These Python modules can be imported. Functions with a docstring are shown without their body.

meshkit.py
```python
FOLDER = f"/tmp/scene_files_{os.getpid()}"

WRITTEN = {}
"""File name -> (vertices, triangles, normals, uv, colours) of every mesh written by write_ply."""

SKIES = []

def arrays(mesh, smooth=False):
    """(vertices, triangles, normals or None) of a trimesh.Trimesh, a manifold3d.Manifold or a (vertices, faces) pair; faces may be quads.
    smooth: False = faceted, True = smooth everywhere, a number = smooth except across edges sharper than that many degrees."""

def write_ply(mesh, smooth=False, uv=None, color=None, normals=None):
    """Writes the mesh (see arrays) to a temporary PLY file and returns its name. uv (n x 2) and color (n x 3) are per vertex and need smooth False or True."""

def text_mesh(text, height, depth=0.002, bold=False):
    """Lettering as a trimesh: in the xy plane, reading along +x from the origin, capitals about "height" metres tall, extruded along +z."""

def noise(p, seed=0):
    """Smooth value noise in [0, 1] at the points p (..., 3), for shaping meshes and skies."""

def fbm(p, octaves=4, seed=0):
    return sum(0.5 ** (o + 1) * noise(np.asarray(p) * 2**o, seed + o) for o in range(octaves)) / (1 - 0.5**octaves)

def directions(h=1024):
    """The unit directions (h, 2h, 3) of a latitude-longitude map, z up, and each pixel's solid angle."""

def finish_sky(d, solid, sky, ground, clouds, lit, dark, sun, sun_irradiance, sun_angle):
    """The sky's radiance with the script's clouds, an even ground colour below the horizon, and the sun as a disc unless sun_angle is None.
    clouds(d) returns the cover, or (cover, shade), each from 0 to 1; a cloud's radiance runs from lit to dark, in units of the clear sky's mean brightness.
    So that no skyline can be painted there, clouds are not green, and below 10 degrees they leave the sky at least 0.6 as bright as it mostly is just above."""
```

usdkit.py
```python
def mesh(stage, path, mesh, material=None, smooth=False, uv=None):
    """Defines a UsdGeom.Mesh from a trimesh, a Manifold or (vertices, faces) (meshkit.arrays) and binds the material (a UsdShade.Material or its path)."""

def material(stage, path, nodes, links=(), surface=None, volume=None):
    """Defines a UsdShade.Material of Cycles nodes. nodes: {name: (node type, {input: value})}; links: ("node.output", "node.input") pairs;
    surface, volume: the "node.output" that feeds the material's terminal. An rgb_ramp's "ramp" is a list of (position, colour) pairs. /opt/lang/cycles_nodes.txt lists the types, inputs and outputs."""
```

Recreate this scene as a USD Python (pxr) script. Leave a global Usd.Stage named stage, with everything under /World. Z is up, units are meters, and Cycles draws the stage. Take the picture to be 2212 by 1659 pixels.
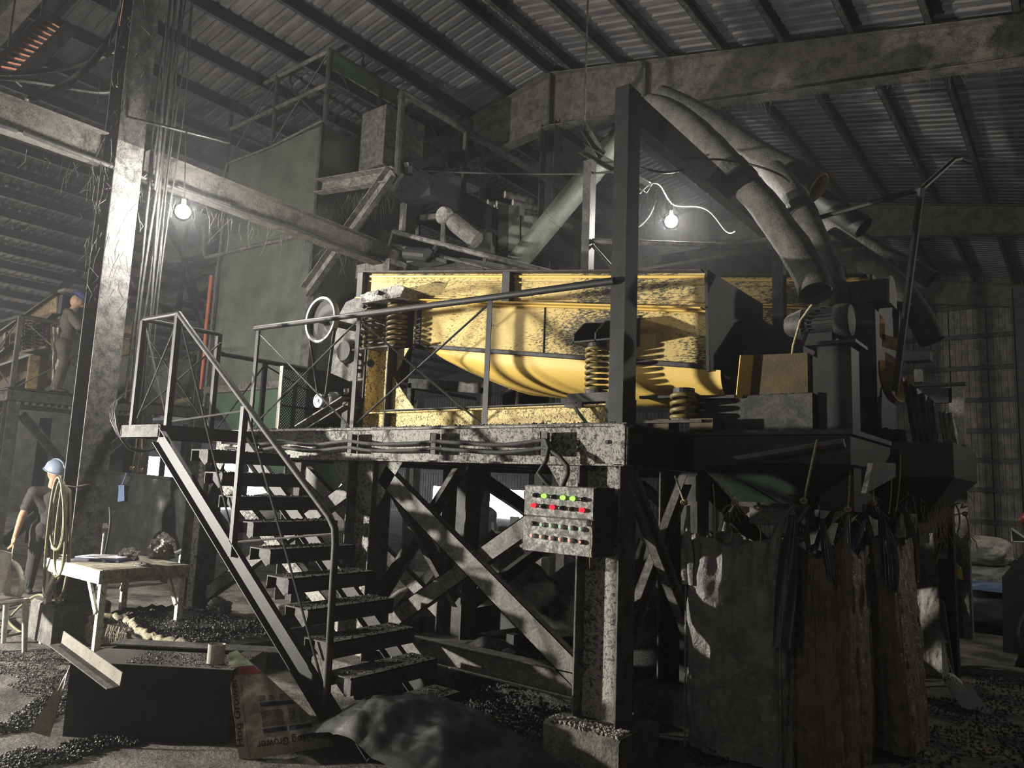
import math, numpy as np, trimesh, usdkit, meshkit, manifold3d as m3
from shapely.geometry import Polygon
from pxr import Usd, UsdGeom, UsdLux, UsdShade, Gf, Sdf, Vt

stage = Usd.Stage.CreateInMemory()
UsdGeom.SetStageUpAxis(stage, UsdGeom.Tokens.z)
UsdGeom.SetStageMetersPerUnit(stage, 1.0)
UsdGeom.Xform.Define(stage, '/World')
UsdGeom.Scope.Define(stage, '/World/Looks')
PI = math.pi
# ------------------------------------------------------------------ camera (eye 1.6 m, tilted up 7 deg)
FPX, CX, CY = 1590.0, 1106.0, 829.5
_n = lambda v: np.asarray(v, float) / np.linalg.norm(v)
_xm, _yv = _n([-960 - CX, 957 - CY, FPX]), _n([2345 - CX, 1090 - CY, FPX])
_up = _n(np.cross(-_xm, _yv))
R = np.stack([-_xm, np.cross(_up, -_xm), _up])
EYE = np.array([0, 0, 1.6])
cam = UsdGeom.Camera.Define(stage, '/World/camera')
cam.CreateHorizontalApertureAttr(36.0)
cam.CreateFocalLengthAttr(36.0 * FPX / 2212)
cam.CreateClippingRangeAttr(Gf.Vec2f(0.05, 500))
_m = Gf.Matrix4d(*R[:, 0], 0, *(-R[:, 1]), 0, *(-R[:, 2]), 0, *EYE, 1)
cam.AddTransformOp().Set(_m)
EXPOSURE = 0.0
cam.CreateExposureAttr(EXPOSURE)
# ------------------------------------------------------------------ light: dull daylight outside, a work lamp left of the camera
sky = UsdLux.DomeLight.Define(stage, '/World/sky')
sky.CreateIntensityAttr(1.7)
sky.CreateColorAttr(Gf.Vec3f(0.95, 0.98, 1.0))
LAMP = np.array([-10.5, -1.5, 1.8])
LAMP_AIM = np.array([-3.2, 5.0, 1.9])
key = UsdLux.DiskLight.Define(stage, '/World/work_lamp_light')
key.CreateRadiusAttr(0.11)
key.CreateIntensityAttr(17000.0)
key.CreateColorAttr(Gf.Vec3f(1.0, 0.95, 0.85))
_z = _n(LAMP - LAMP_AIM); _x = _n(np.cross([0, 0, 1], _z)); _y = np.cross(_z, _x)
_lp = LAMP
key.AddTransformOp().Set(Gf.Matrix4d(*_x, 0, *_y, 0, *_z, 0, *_lp, 1))
BULB = 2100.0       # radiance of the two bare bulbs in view
FILL_BULB = 800.0        # radiance of the unseen bulbs added as fill light

# pixel of the photograph -> the point of it that lies on a known plane of the hall
def ray(u, v): return R @ np.array([(u - CX) / FPX, (v - CY) / FPX, 1.0])
def pX(u, v, x): d = ray(u, v); return EYE + d * (x / d[0])
def pY(u, v, y): d = ray(u, v); return EYE + d * (y / d[1])
def pZ(u, v, z): d = ray(u, v); return EYE + d * ((z - 1.6) / d[2])
def pD(u, v, t): return EYE + ray(u, v) * t
A = lambda *v: np.array(v, float)

# ------------------------------------------------------------------ mesh builder
class B:
    def __init__(s): s.v, s.f, s.n = [], [], 0
    def add(s, v, f):
        v = np.asarray(v, float).reshape(-1, 3); f = np.asarray(f, int)
        if f.shape[1] == 4: f = np.vstack([f[:, [0, 1, 2]], f[:, [0, 2, 3]]])
        s.v.append(v); s.f.append(f + s.n); s.n += len(v); return s
    def tm(s, m): return s.add(m.vertices, m.faces)
    def mf(s, m):
        q = m.to_mesh(); return s.add(q.vert_properties[:, :3], q.tri_verts)
    def box(s, lo, hi, bev=0.0):
        return s.bar((A(lo[0], (lo[1] + hi[1]) / 2, (lo[2] + hi[2]) / 2)), A(hi[0], (lo[1] + hi[1]) / 2, (lo[2] + hi[2]) / 2), hi[1] - lo[1], hi[2] - lo[2], bev=bev)
    def bar(s, p, q, w, h, up=(0, 0, 1), bev=0.0, w2=None, h2=None):
        """a bar from p to q; w across, h along 'up'"""
        p, q = A(*p), A(*q); d = _n(q - p); u = A(*up); u = u - d * (u @ d)
        if np.linalg.norm(u) < 1e-6: u = A(0, 1, 0) - d * d[1]
        u = _n(u); r = np.cross(d, u)
        w2 = w if w2 is None else w2; h2 = h if h2 is None else h2
        b = min(bev, w / 2.2, h / 2.2)
        if b > 0:
            pr = [(-1, -1, b, 0), (1, -1, -b, 0), (1, -1, 0, b), (1, 1, 0, -b), (1, 1, -b, 0), (-1, 1, b, 0), (-1, 1, 0, -b), (-1, -1, 0, b)]
        else: pr = [(-1, -1, 0, 0), (1, -1, 0, 0), (1, 1, 0, 0), (-1, 1, 0, 0)]
        k = len(pr)
        V = [p + r * (a * w / 2 + e) + u * (c * h / 2 + g) for a, c, e, g in pr] + [q + r * (a * w2 / 2 + e) + u * (c * h2 / 2 + g) for a, c, e, g in pr]
        F = [(i, (i + 1) % k, k + (i + 1) % k, k + i) for i in range(k)]
        F3 = [(a, b_, c) for a, b_, c, d_ in F] + [(a, c, d_) for a, b_, c, d_ in F]
        F3 += [(0, i + 1, i) for i in range(1, k - 1)] + [(k, k + i, k + i + 1) for i in range(1, k - 1)]
        return s.add(V, [t_[::-1] for t_ in F3])
    def ibeam(s, p, q, H, W, t=0.012, web=(0, 0, 1), bev=0.002):
        """I section, depth H along 'web', flange width W"""
        p, q = A(*p), A(*q); d = _n(q - p); u = A(*web); u = _n(u - d * (u @ d))
        s.bar(p, q, t, H - 2 * t, u)
        for k in (-1, 1): s.bar(p + u * k * (H - t) / 2, q + u * k * (H - t) / 2, W, t, u, bev)
        return s
    def chan(s, p, q, H, W, t=0.008, web=(0, 0, 1), side=(1, 0, 0), lip=0.0):
        """C section, web of depth H along 'web', flanges sticking out towards 'side'"""
        p, q = A(*p), A(*q); d = _n(q - p); u = A(*web); u = _n(u - d * (u @ d)); r = np.cross(d, u)
        if r @ A(*side) < 0: r = -r
        s.bar(p - r * (W - t) / 2, q - r * (W - t) / 2, t, H, u)
        for k in (-1, 1):
            o = u * k * (H - t) / 2
            s.bar(p + o, q + o, W, t, u)
            if lip: s.bar(p + u * k * (H - lip) / 2 + r * (W - t) / 2, q + u * k * (H - lip) / 2 + r * (W - t) / 2, t, lip, u)
        return s
    def ang(s, p, q, a, b, t=0.006, u=(0, 0, 1), r=(1, 0, 0)):
        p, q, u, r = A(*p), A(*q), A(*u), A(*r); d = _n(q - p); u = _n(u - d * (u @ d)); r = _n(r - d * (r @ d))
        s.bar(p + u * a / 2, q + u * a / 2, t, a, u); s.bar(p + r * b / 2, q + r * b / 2, t, b, r); return s
    def tube(s, pts, r, n=10, cap=True):
        pts = np.asarray(pts, float); k = len(pts); r = np.broadcast_to(np.asarray(r, float), (k,))
        t = np.gradient(pts, axis=0); t /= np.maximum(np.linalg.norm(t, axis=1, keepdims=True), 1e-9)
        a = A(0, 0, 1) if abs(t[0][2]) < 0.9 else A(1, 0, 0); N = _n(np.cross(t[0], a)); ring = []
        th = np.arange(n) * 2 * PI / n
        for i in range(k):
            N = _n(N - t[i] * (N @ t[i])); Bn = np.cross(t[i], N)
            ring.append(pts[i] + r[i] * (np.cos(th)[:, None] * N + np.sin(th)[:, None] * Bn))
        V = np.vstack(ring); F = []
        for i in range(k - 1):
            for j in range(n):
                a0, a1 = i * n + j, i * n + (j + 1) % n
                F += [(a0, a1, a1 + n), (a0, a1 + n, a0 + n)]
        if cap:
            F += [(0, j + 1, j) for j in range(1, n - 1)] + [((k - 1) * n, (k - 1) * n + j, (k - 1) * n + j + 1) for j in range(1, n - 1)]
        return s.add(V, F)
    def cyl(s, p, q, r, n=16, r2=None): return s.tube([p, q], [r, r if r2 is None else r2], n)
    def pipe(s, pts, r, t=0.01, n=16): return s._pipe(np.asarray(pts, float), r, t, n)
    def _pipe(s, pts, r, t, n):
        b = B().tube(pts, r, n, cap=False); c = B().tube(pts, r - t, n, cap=False)
        o, i = np.vstack(b.v), np.vstack(c.v); k = len(o)
        F = np.vstack(b.f); G = np.vstack(c.f)[:, ::-1] + k; E = []
        for base in (0, (len(pts) - 1) * n):
            for j in range(n):
                a0, a1 = base + j, base + (j + 1) % n
                E += [(a0, a1, k + a1), (a0, k + a1, k + a0)]
        return s.add(np.vstack([o, i]), np.vstack([F, G, E]))
    def lathe(s, prof, c, axis=(0, 0, 1), n=20):
        """prof: (radius, height) pairs along 'axis' from c"""
        c, ax = A(*c), _n(axis); a = A(1, 0, 0) if abs(ax[0]) < 0.9 else A(0, 1, 0); e = _n(np.cross(ax, a)); g = np.cross(ax, e)
        th = np.arange(n) * 2 * PI / n; V = []; F = []
        for r, h in prof: V.append(c + ax * h + r * (np.cos(th)[:, None] * e + np.sin(th)[:, None] * g))
        for i in range(len(prof) - 1):
            for j in range(n):
                a0, a1 = i * n + j, i * n + (j + 1) % n
                F += [(a0, a1, a1 + n), (a0, a1 + n, a0 + n)]
        return s.add(np.vstack(V), F)
    def ball(s, c, r, sub=2, sc=(1, 1, 1)):
        m = trimesh.creation.icosphere(sub, 1.0); return s.add(m.vertices * r * A(*sc) + A(*c), m.faces)
    def plate(s, pts, t, nrm=None):
        """flat polygon of 3-D points given thickness t (towards nrm)"""
        P = np.asarray(pts, float)
        nn = sum(np.cross(P[i] - P[0], P[i + 1] - P[0]) for i in range(1, len(P) - 1))
        if nrm is not None and nn @ A(*nrm) < 0: nn = -nn
        nn = _n(nn); e = _n(P[1] - P[0]); e = _n(e - nn * (e @ nn)); g = np.cross(nn, e)
        q = np.stack([(P - P[0]) @ e, (P - P[0]) @ g], 1)
        m = trimesh.creation.extrude_polygon(Polygon(q).buffer(0), t, engine='earcut')
        V = P[0] + m.vertices[:, :1] * e + m.vertices[:, 1:2] * g + m.vertices[:, 2:] * nn
        return s.add(V, m.faces)
    def spring(s, p, q, R_, r, turns, n=8, seg=14):
        p, q = A(*p), A(*q); d = q - p; L = np.linalg.norm(d); d /= L
        a = A(1, 0, 0) if abs(d[0]) < 0.9 else A(0, 1, 0); e = _n(np.cross(d, a)); g = np.cross(d, e)
        k = int(turns * seg); t = np.linspace(0, 1, k + 1)
        tt = np.clip((t - .5 / turns) / (1 - 1 / turns), 0, 1)   # closed end coils
        return s.tube([p + d * (r + tt[i] * (L - 2 * r)) + R_ * (math.cos(2 * PI * turns * t[i]) * e + math.sin(2 * PI * turns * t[i]) * g) for i in range(k + 1)], r, n)
    def grid(s, fn, nu, nv, th=0.0):
        """cloth or plate fn(u, v) over the unit square, with a thickness"""
        U, V_ = np.meshgrid(np.linspace(0, 1, nu), np.linspace(0, 1, nv), indexing='ij')
        Pn = np.asarray(fn(U, V_)); Pn = np.moveaxis(Pn, 0, -1) if Pn.shape[0] == 3 else Pn
        I = np.arange(nu * nv).reshape(nu, nv); F = np.stack([I[:-1, :-1], I[1:, :-1], I[1:, 1:], I[:-1, 1:]], -1).reshape(-1, 4)
        Q = Pn.reshape(-1, 3)
        if not th: return s.add(Q, F)
        nr = np.cross(np.gradient(Pn, axis=0), np.gradient(Pn, axis=1)); nr /= np.maximum(np.linalg.norm(nr, axis=-1, keepdims=True), 1e-9)
        k = len(Q); ed = np.concatenate([I[0, :], I[1:, -1], I[-1, -2::-1], I[-2:0:-1, 0]]); e2 = np.roll(ed, -1)
        return s.add(np.vstack([Q, Q - th * nr.reshape(-1, 3)]), np.vstack([F, F[:, ::-1] + k, np.stack([ed, ed + k, e2 + k, e2], 1)]))
    def mesh(s): return np.vstack(s.v), np.vstack(s.f)

_count = {}
def _path(parent, name):
    k = (parent, name); i = _count[k] = _count.get(k, -1) + 1
    return f'{parent}/{name}' if i == 0 else f'{parent}/{name}_{i:03d}'
_loc = {}
def data(prim, label=None, cat=None, group=None, kind=None):
    for k, v in (('label', label), ('category', cat), ('group', group), ('kind', kind)):
        if v: prim.SetCustomDataByKey(k, v)
    return prim
def thing(name, label, cat, loc=(0, 0, 0), group=None, kind=None):
    p = _path('/World', name); x = UsdGeom.Xform.Define(stage, p)
    x.AddTranslateOp().Set(Gf.Vec3d(*map(float, loc))); _loc[p] = A(*loc)
    data(x.GetPrim(), label, cat, group, kind); return p
def part(parent, name, b, mat, label=None, smooth=False, kind=None):
    """parent: path of a thing or of a part; b: a B in world coordinates"""
    top = '/'.join(parent.split('/')[:3]); p = _path(parent, name)
    v, f = b.mesh() if isinstance(b, B) else ((b.vertices, b.faces) if isinstance(b, trimesh.Trimesh) else b)
    usdkit.mesh(stage, p, (v - _loc.get(top, 0), f), '/World/Looks/' + mat, smooth=smooth)
    data(stage.GetPrimAtPath(p), label, kind=kind); return p
def solo(name, b, mat, label, cat, group=None, kind=None, smooth=False):
    p = _path('/World', name); v, f = b.mesh(); usdkit.mesh(stage, p, (v, f), '/World/Looks/' + mat, smooth=smooth)
    data(stage.GetPrimAtPath(p), label, cat, group, kind); return p

# ------------------------------------------------------------------ materials
def look(name, nodes, links, surface='p.BSDF'): usdkit.material(stage, '/World/Looks/' + name, nodes, links, surface=surface)
def dusty(name, base, dust, scale=14, lo=.42, hi=.6, rough=.75, fine=90, bump=.5, dist=.01, stretch=(1, 1, 1), rot=(0, 0, 0), spec=.3, detail=6, vary=0.0, metal=0.0, dist_n=0.0, fine_mix=.45, topdust=None, big=None):
    """paint or steel 'base' under patches of 'dust'; the patches are laid by noise, fine grain raises the relief"""
    N = {'g': ('geometry', {}), 'm': ('mapping', {'scale': stretch, 'rotation': rot}),
         'n1': ('noise_texture', {'scale': float(scale), 'detail': float(detail), 'roughness': .62, 'distortion': float(dist_n)}), 'n2': ('noise_texture', {'scale': float(fine), 'detail': 4.0, 'roughness': .65}),
         'mx': ('mix', {'mix_type': 'mix', 'fac': float(fine_mix)}),
         'r': ('rgb_ramp', {'ramp': [(0, base), (lo, base), (hi, dust), (1, dust)]}),
         'bp': ('bump', {'strength': float(bump), 'distance': float(dist)}), 'p': ('principled_bsdf', {'roughness': float(rough), 'specular_ior_level': float(spec), 'metallic': float(metal)})}
    Lk = [('g.position', 'm.vector'), ('m.vector', 'n1.vector'), ('m.vector', 'n2.vector'), ('n1.fac', 'mx.color1'), ('n2.fac', 'mx.color2'), ('mx.color', 'r.fac'), ('mx.color', 'bp.height'), ('bp.normal', 'p.normal')]
    if big:      # wide drifts that thicken or thin the dust
        N.update({'n3': ('noise_texture', {'scale': float(big[0]), 'detail': 3.0}), 'mb': ('mix', {'mix_type': 'mix', 'fac': float(big[1])})})
        Lk = [l_ for l_ in Lk if l_ != ('mx.color', 'r.fac')] + [('g.position', 'n3.vector'), ('mx.color', 'mb.color1'), ('n3.fac', 'mb.color2'), ('mb.color', 'r.fac')]
    last = 'r.color'
    if topdust:    # settled dust lies where the surface looks up
        N.update({'sx': ('separate_xyz', {}), 'mr': ('map_range', {'from_min': .55, 'from_max': .95, 'to_min': 0., 'to_max': 1., 'clamp': True}), 'td': ('mix', {'color2': topdust})})
        Lk += [('g.normal', 'sx.vector'), ('sx.z', 'mr.value'), ('mr.result', 'td.fac'), (last, 'td.color1')]; last = 'td.color'
    if vary:
        N.update({'oi': ('object_info', {}), 'vr': ('map_range', {'from_min': 0., 'from_max': 1., 'to_min': 1 - vary, 'to_max': 1 + vary}), 'hv': ('hsv', {})})
        Lk += [('oi.random', 'vr.value'), ('vr.result', 'hv.value'), (last, 'hv.color')]; last = 'hv.color'
    look(name, N, Lk + [(last, 'p.base_color')])
def plain(name, c, rough=.6, metal=0.0, spec=.4, **k): look(name, {'p': ('principled_bsdf', dict(base_color=c, roughness=float(rough), metallic=float(metal), specular_ior_level=float(spec), **k))}, [])
def glow(name, c, s): look(name, {'e': ('emission', {'color': c, 'strength': float(s)})}, [], 'e.emission')
g = lambda v, w=1.0, b=1.0: (v * w, v, v * b)
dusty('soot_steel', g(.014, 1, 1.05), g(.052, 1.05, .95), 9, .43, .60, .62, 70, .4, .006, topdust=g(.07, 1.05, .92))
dusty('black_steel', g(.008, 1, 1.1), g(.022), 9, .45, .65, .55, 70, .3, .005, topdust=g(.035, 1.05, .92))
dusty('grey_steel', g(.032, 1.0, .98), g(.115, 1.04, .93), 11, .42, .58, .7, 80, .5, .008)
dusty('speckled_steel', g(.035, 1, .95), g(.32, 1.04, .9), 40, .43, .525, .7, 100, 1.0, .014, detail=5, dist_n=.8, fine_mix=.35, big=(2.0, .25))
dusty('scratched_steel', g(.07, 1.03, .95), g(.20, 1.05, .9), 12, .42, .66, .65, 60, .5, .006, dist_n=1.5)
dusty('roof_dark_steel', (.010, .020, .021), (.022, .03, .03), 6, .4, .7, .55, 60, .2, .004)
dusty('roof_sheet', g(.045, 1.04, 1.06), g(.11, 1.03, 1.05), 3.2, .36, .66, .6, 30, .25, .006, stretch=(.35, 1.6, 1), vary=.18, fine_mix=.2, detail=8)
dusty('rafter_steel', g(.016, 1.05, .95), g(.082, 1.06, .88), 6, .38, .56, .75, 55, .9, .02, detail=9, dist_n=.4)
dusty('wall_sheet', g(.035, 1.05, .92), g(.13, 1.06, .9), 4, .40, .58, .65, 30, .4, .008, detail=8, vary=.12)
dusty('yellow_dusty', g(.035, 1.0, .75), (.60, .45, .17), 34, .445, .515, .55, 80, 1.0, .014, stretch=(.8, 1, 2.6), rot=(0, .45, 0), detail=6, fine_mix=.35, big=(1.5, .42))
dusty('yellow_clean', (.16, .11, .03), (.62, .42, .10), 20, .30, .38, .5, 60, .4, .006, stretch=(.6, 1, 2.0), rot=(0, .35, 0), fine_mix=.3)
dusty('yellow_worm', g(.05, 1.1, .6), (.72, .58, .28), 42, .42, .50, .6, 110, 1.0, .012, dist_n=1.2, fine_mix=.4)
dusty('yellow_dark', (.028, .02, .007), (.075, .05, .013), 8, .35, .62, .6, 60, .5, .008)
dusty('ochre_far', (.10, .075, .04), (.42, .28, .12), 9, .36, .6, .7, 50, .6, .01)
dusty('tank_green', (.042, .046, .039), (.09, .096, .081), 2.2, .38, .66, .55, 24, .5, .008, fine_mix=.35, detail=9)
dusty('hopper_green', (.035, .060, .040), (.075, .115, .08), 2.0, .3, .7, .5, 30, .2, .004, fine_mix=.2)
dusty('dark_green', (.010, .016, .013), (.03, .04, .032), 4, .4, .66, .5, 30, .4, .006)
dusty('duct_grey', (.03, .034, .028), (.08, .088, .072), 3.5, .38, .62, .6, 40, .4, .006, fine_mix=.3)
dusty('pipe_dust', g(.038, 1.02, .92), g(.088, 1.03, .92), 10, .38, .6, .85, 60, 1.0, .02, detail=7)
dusty('earth', g(.035, 1.02, .93), g(.16, 1.08, .86), 2.6, .42, .60, .9, 38, 1.0, .03, detail=10, fine_mix=.3, stretch=(.8, 1.2, 1))
dusty('ash', g(.16, 1.03, .92), g(.30, 1.03, .92), 7, .4, .62, .95, 70, 1.0, .02, detail=9)
dusty('coal', g(.012), g(.045, 1, .95), 60, .5, .62, .35, 160, 1.0, .02, spec=.6, detail=3)
dusty('gravel', g(.07, 1.02, .95), g(.28, 1.04, .92), 70, .45, .6, .8, 160, 1.0, .02, detail=3)
dusty('concrete', g(.045, 1.02, .93), g(.16, 1.05, .9), 8, .4, .62, .9, 60, .9, .02, detail=9)
dusty('bag_cloth', g(.10, 1.0, .95), g(.26, 1.02, .95), 9, .36, .64, .30, 60, 1.0, .03, spec=.6, detail=8, fine_mix=.25, dist_n=1.0)
dusty('bag_brown', (.075, .062, .05), (.165, .14, .115), 9, .36, .64, .42, 60, 1.0, .03, spec=.55, detail=8, fine_mix=.25, dist_n=1.0)
dusty('bag_pale', g(.16, 1.02, .92), g(.36, 1.03, .9), 9, .36, .64, .45, 60, 1.0, .03, detail=8, dist_n=1.0, fine_mix=.25)
dusty('tarp_black', g(.012, 1, 1.05), g(.03), 6, .4, .65, .3, 50, .5, .006, spec=.6)
dusty('tarp_grey', g(.014), g(.034, 1.02, .95), 5, .4, .65, .55, 50, .5, .006)
dusty('sack_print', (.20, .185, .15), (.36, .33, .27), 9, .36, .6, .6, 70, .6, .006, detail=8)
dusty('sack_white', g(.38, 1, .95), g(.66, 1.02, .97), 6, .36, .6, .6, 50, .4, .006)
dusty('table_white', g(.10, 1.0, .92), (.58, .56, .49), 26, .37, .48, .6, 60, .6, .006, detail=6)
dusty('table_wood', g(.05, 1.06, .9), (.40, .36, .28), 14, .36, .56, .7, 60, .6, .006)
dusty('plastic', (.26, .24, .21), (.46, .43, .38), 8, .36, .6, .5, 50, .3, .004)
dusty('rope', (.20, .16, .09), (.42, .36, .22), 60, .4, .6, .9, 120, .8, .004)
dusty('straw', (.12, .105, .065), (.36, .33, .24), 40, .4, .6, .85, 120, .8, .004)
dusty('web_dust', g(.03), g(.085, 1.02, .96), 20, .4, .6, .95, 90, .6, .005)
dusty('black_rubber', g(.012), g(.04), 20, .45, .65, .5, 80, .3, .004)
dusty('cable_dust', g(.014), g(.042, 1.02, .95), 20, .4, .65, .7, 80, .4, .004)
dusty('hose', (.10, .10, .055), (.19, .185, .11), 12, .4, .62, .5, 60, .3, .003)
dusty('control_box', g(.085, 1.03, .95), g(.42, 1.02, .94), 16, .46, .62, .6, 60, .6, .006, dist_n=1.4, detail=6)
dusty('workwear', (.028, .027, .027), (.055, .052, .05), 14, .4, .65, .9, 90, .5, .005)
dusty('skin', (.30, .17, .11), (.40, .24, .16), 14, .4, .65, .55, 90, .3, .003)
dusty('cloth_grey', (.05, .045, .04), (.10, .09, .08), 12, .4, .65, .9, 90, .5, .005)
plain('chrome', (.55, .55, .58), .22, 1.0)
plain('bright_rim', (.32, .32, .33), .4, .6)
plain('spring_paint', (.14, .10, .03), .45, 0)
plain('helmet_blue', (.07, .085, .20), .3)
plain('helmet_pale', (.17, .20, .27), .3)
plain('paper', (.74, .75, .80), .8)
plain('paper_yellow', (.66, .68, .28), .7)
plain('paper_green', (.55, .62, .38), .7)
plain('book_blue', (.05, .045, .08), .5)
plain('ink_red', (.24, .03, .03), .6)
plain('ink_navy', (.012, .013, .035), .6)
plain('ink_brown', (.11, .022, .015), .6)
plain('ink_black', (.015, .015, .015), .6)
plain('orange_wire', (.36, .15, .08), .6)
plain('red_pipe', (.34, .09, .055), .6)
plain('blue_strap', (.12, .17, .30), .6)
plain('dark_button', (.012, .012, .013), .3)
plain('button_green', (.20, .48, .27), .4)
plain('button_pink', (.75, .26, .22), .4)
plain('button_ring', (.62, .62, .52), .35, .3)
plain('log_end', (.40, .37, .31), .8)
plain('glass_bottle', (.5, .55, .6), .08, 0, .5, transmission_weight=.7)
plain('yellow_plastic', (.62, .60, .10), .45)
plain('red_paint', (.20, .03, .03), .4)
glow('bulb_glow', (1.0, .96, .88), BULB)
glow('fill_bulb_glow', (1.0, .94, .86), FILL_BULB)
glow('lit_green', (.42, .9, .12), 1.6)
glow('lit_red', (1.0, .03, .05), 1.6)
glow('pin_white', (.9, .95, 1.0), 3.0)

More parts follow.
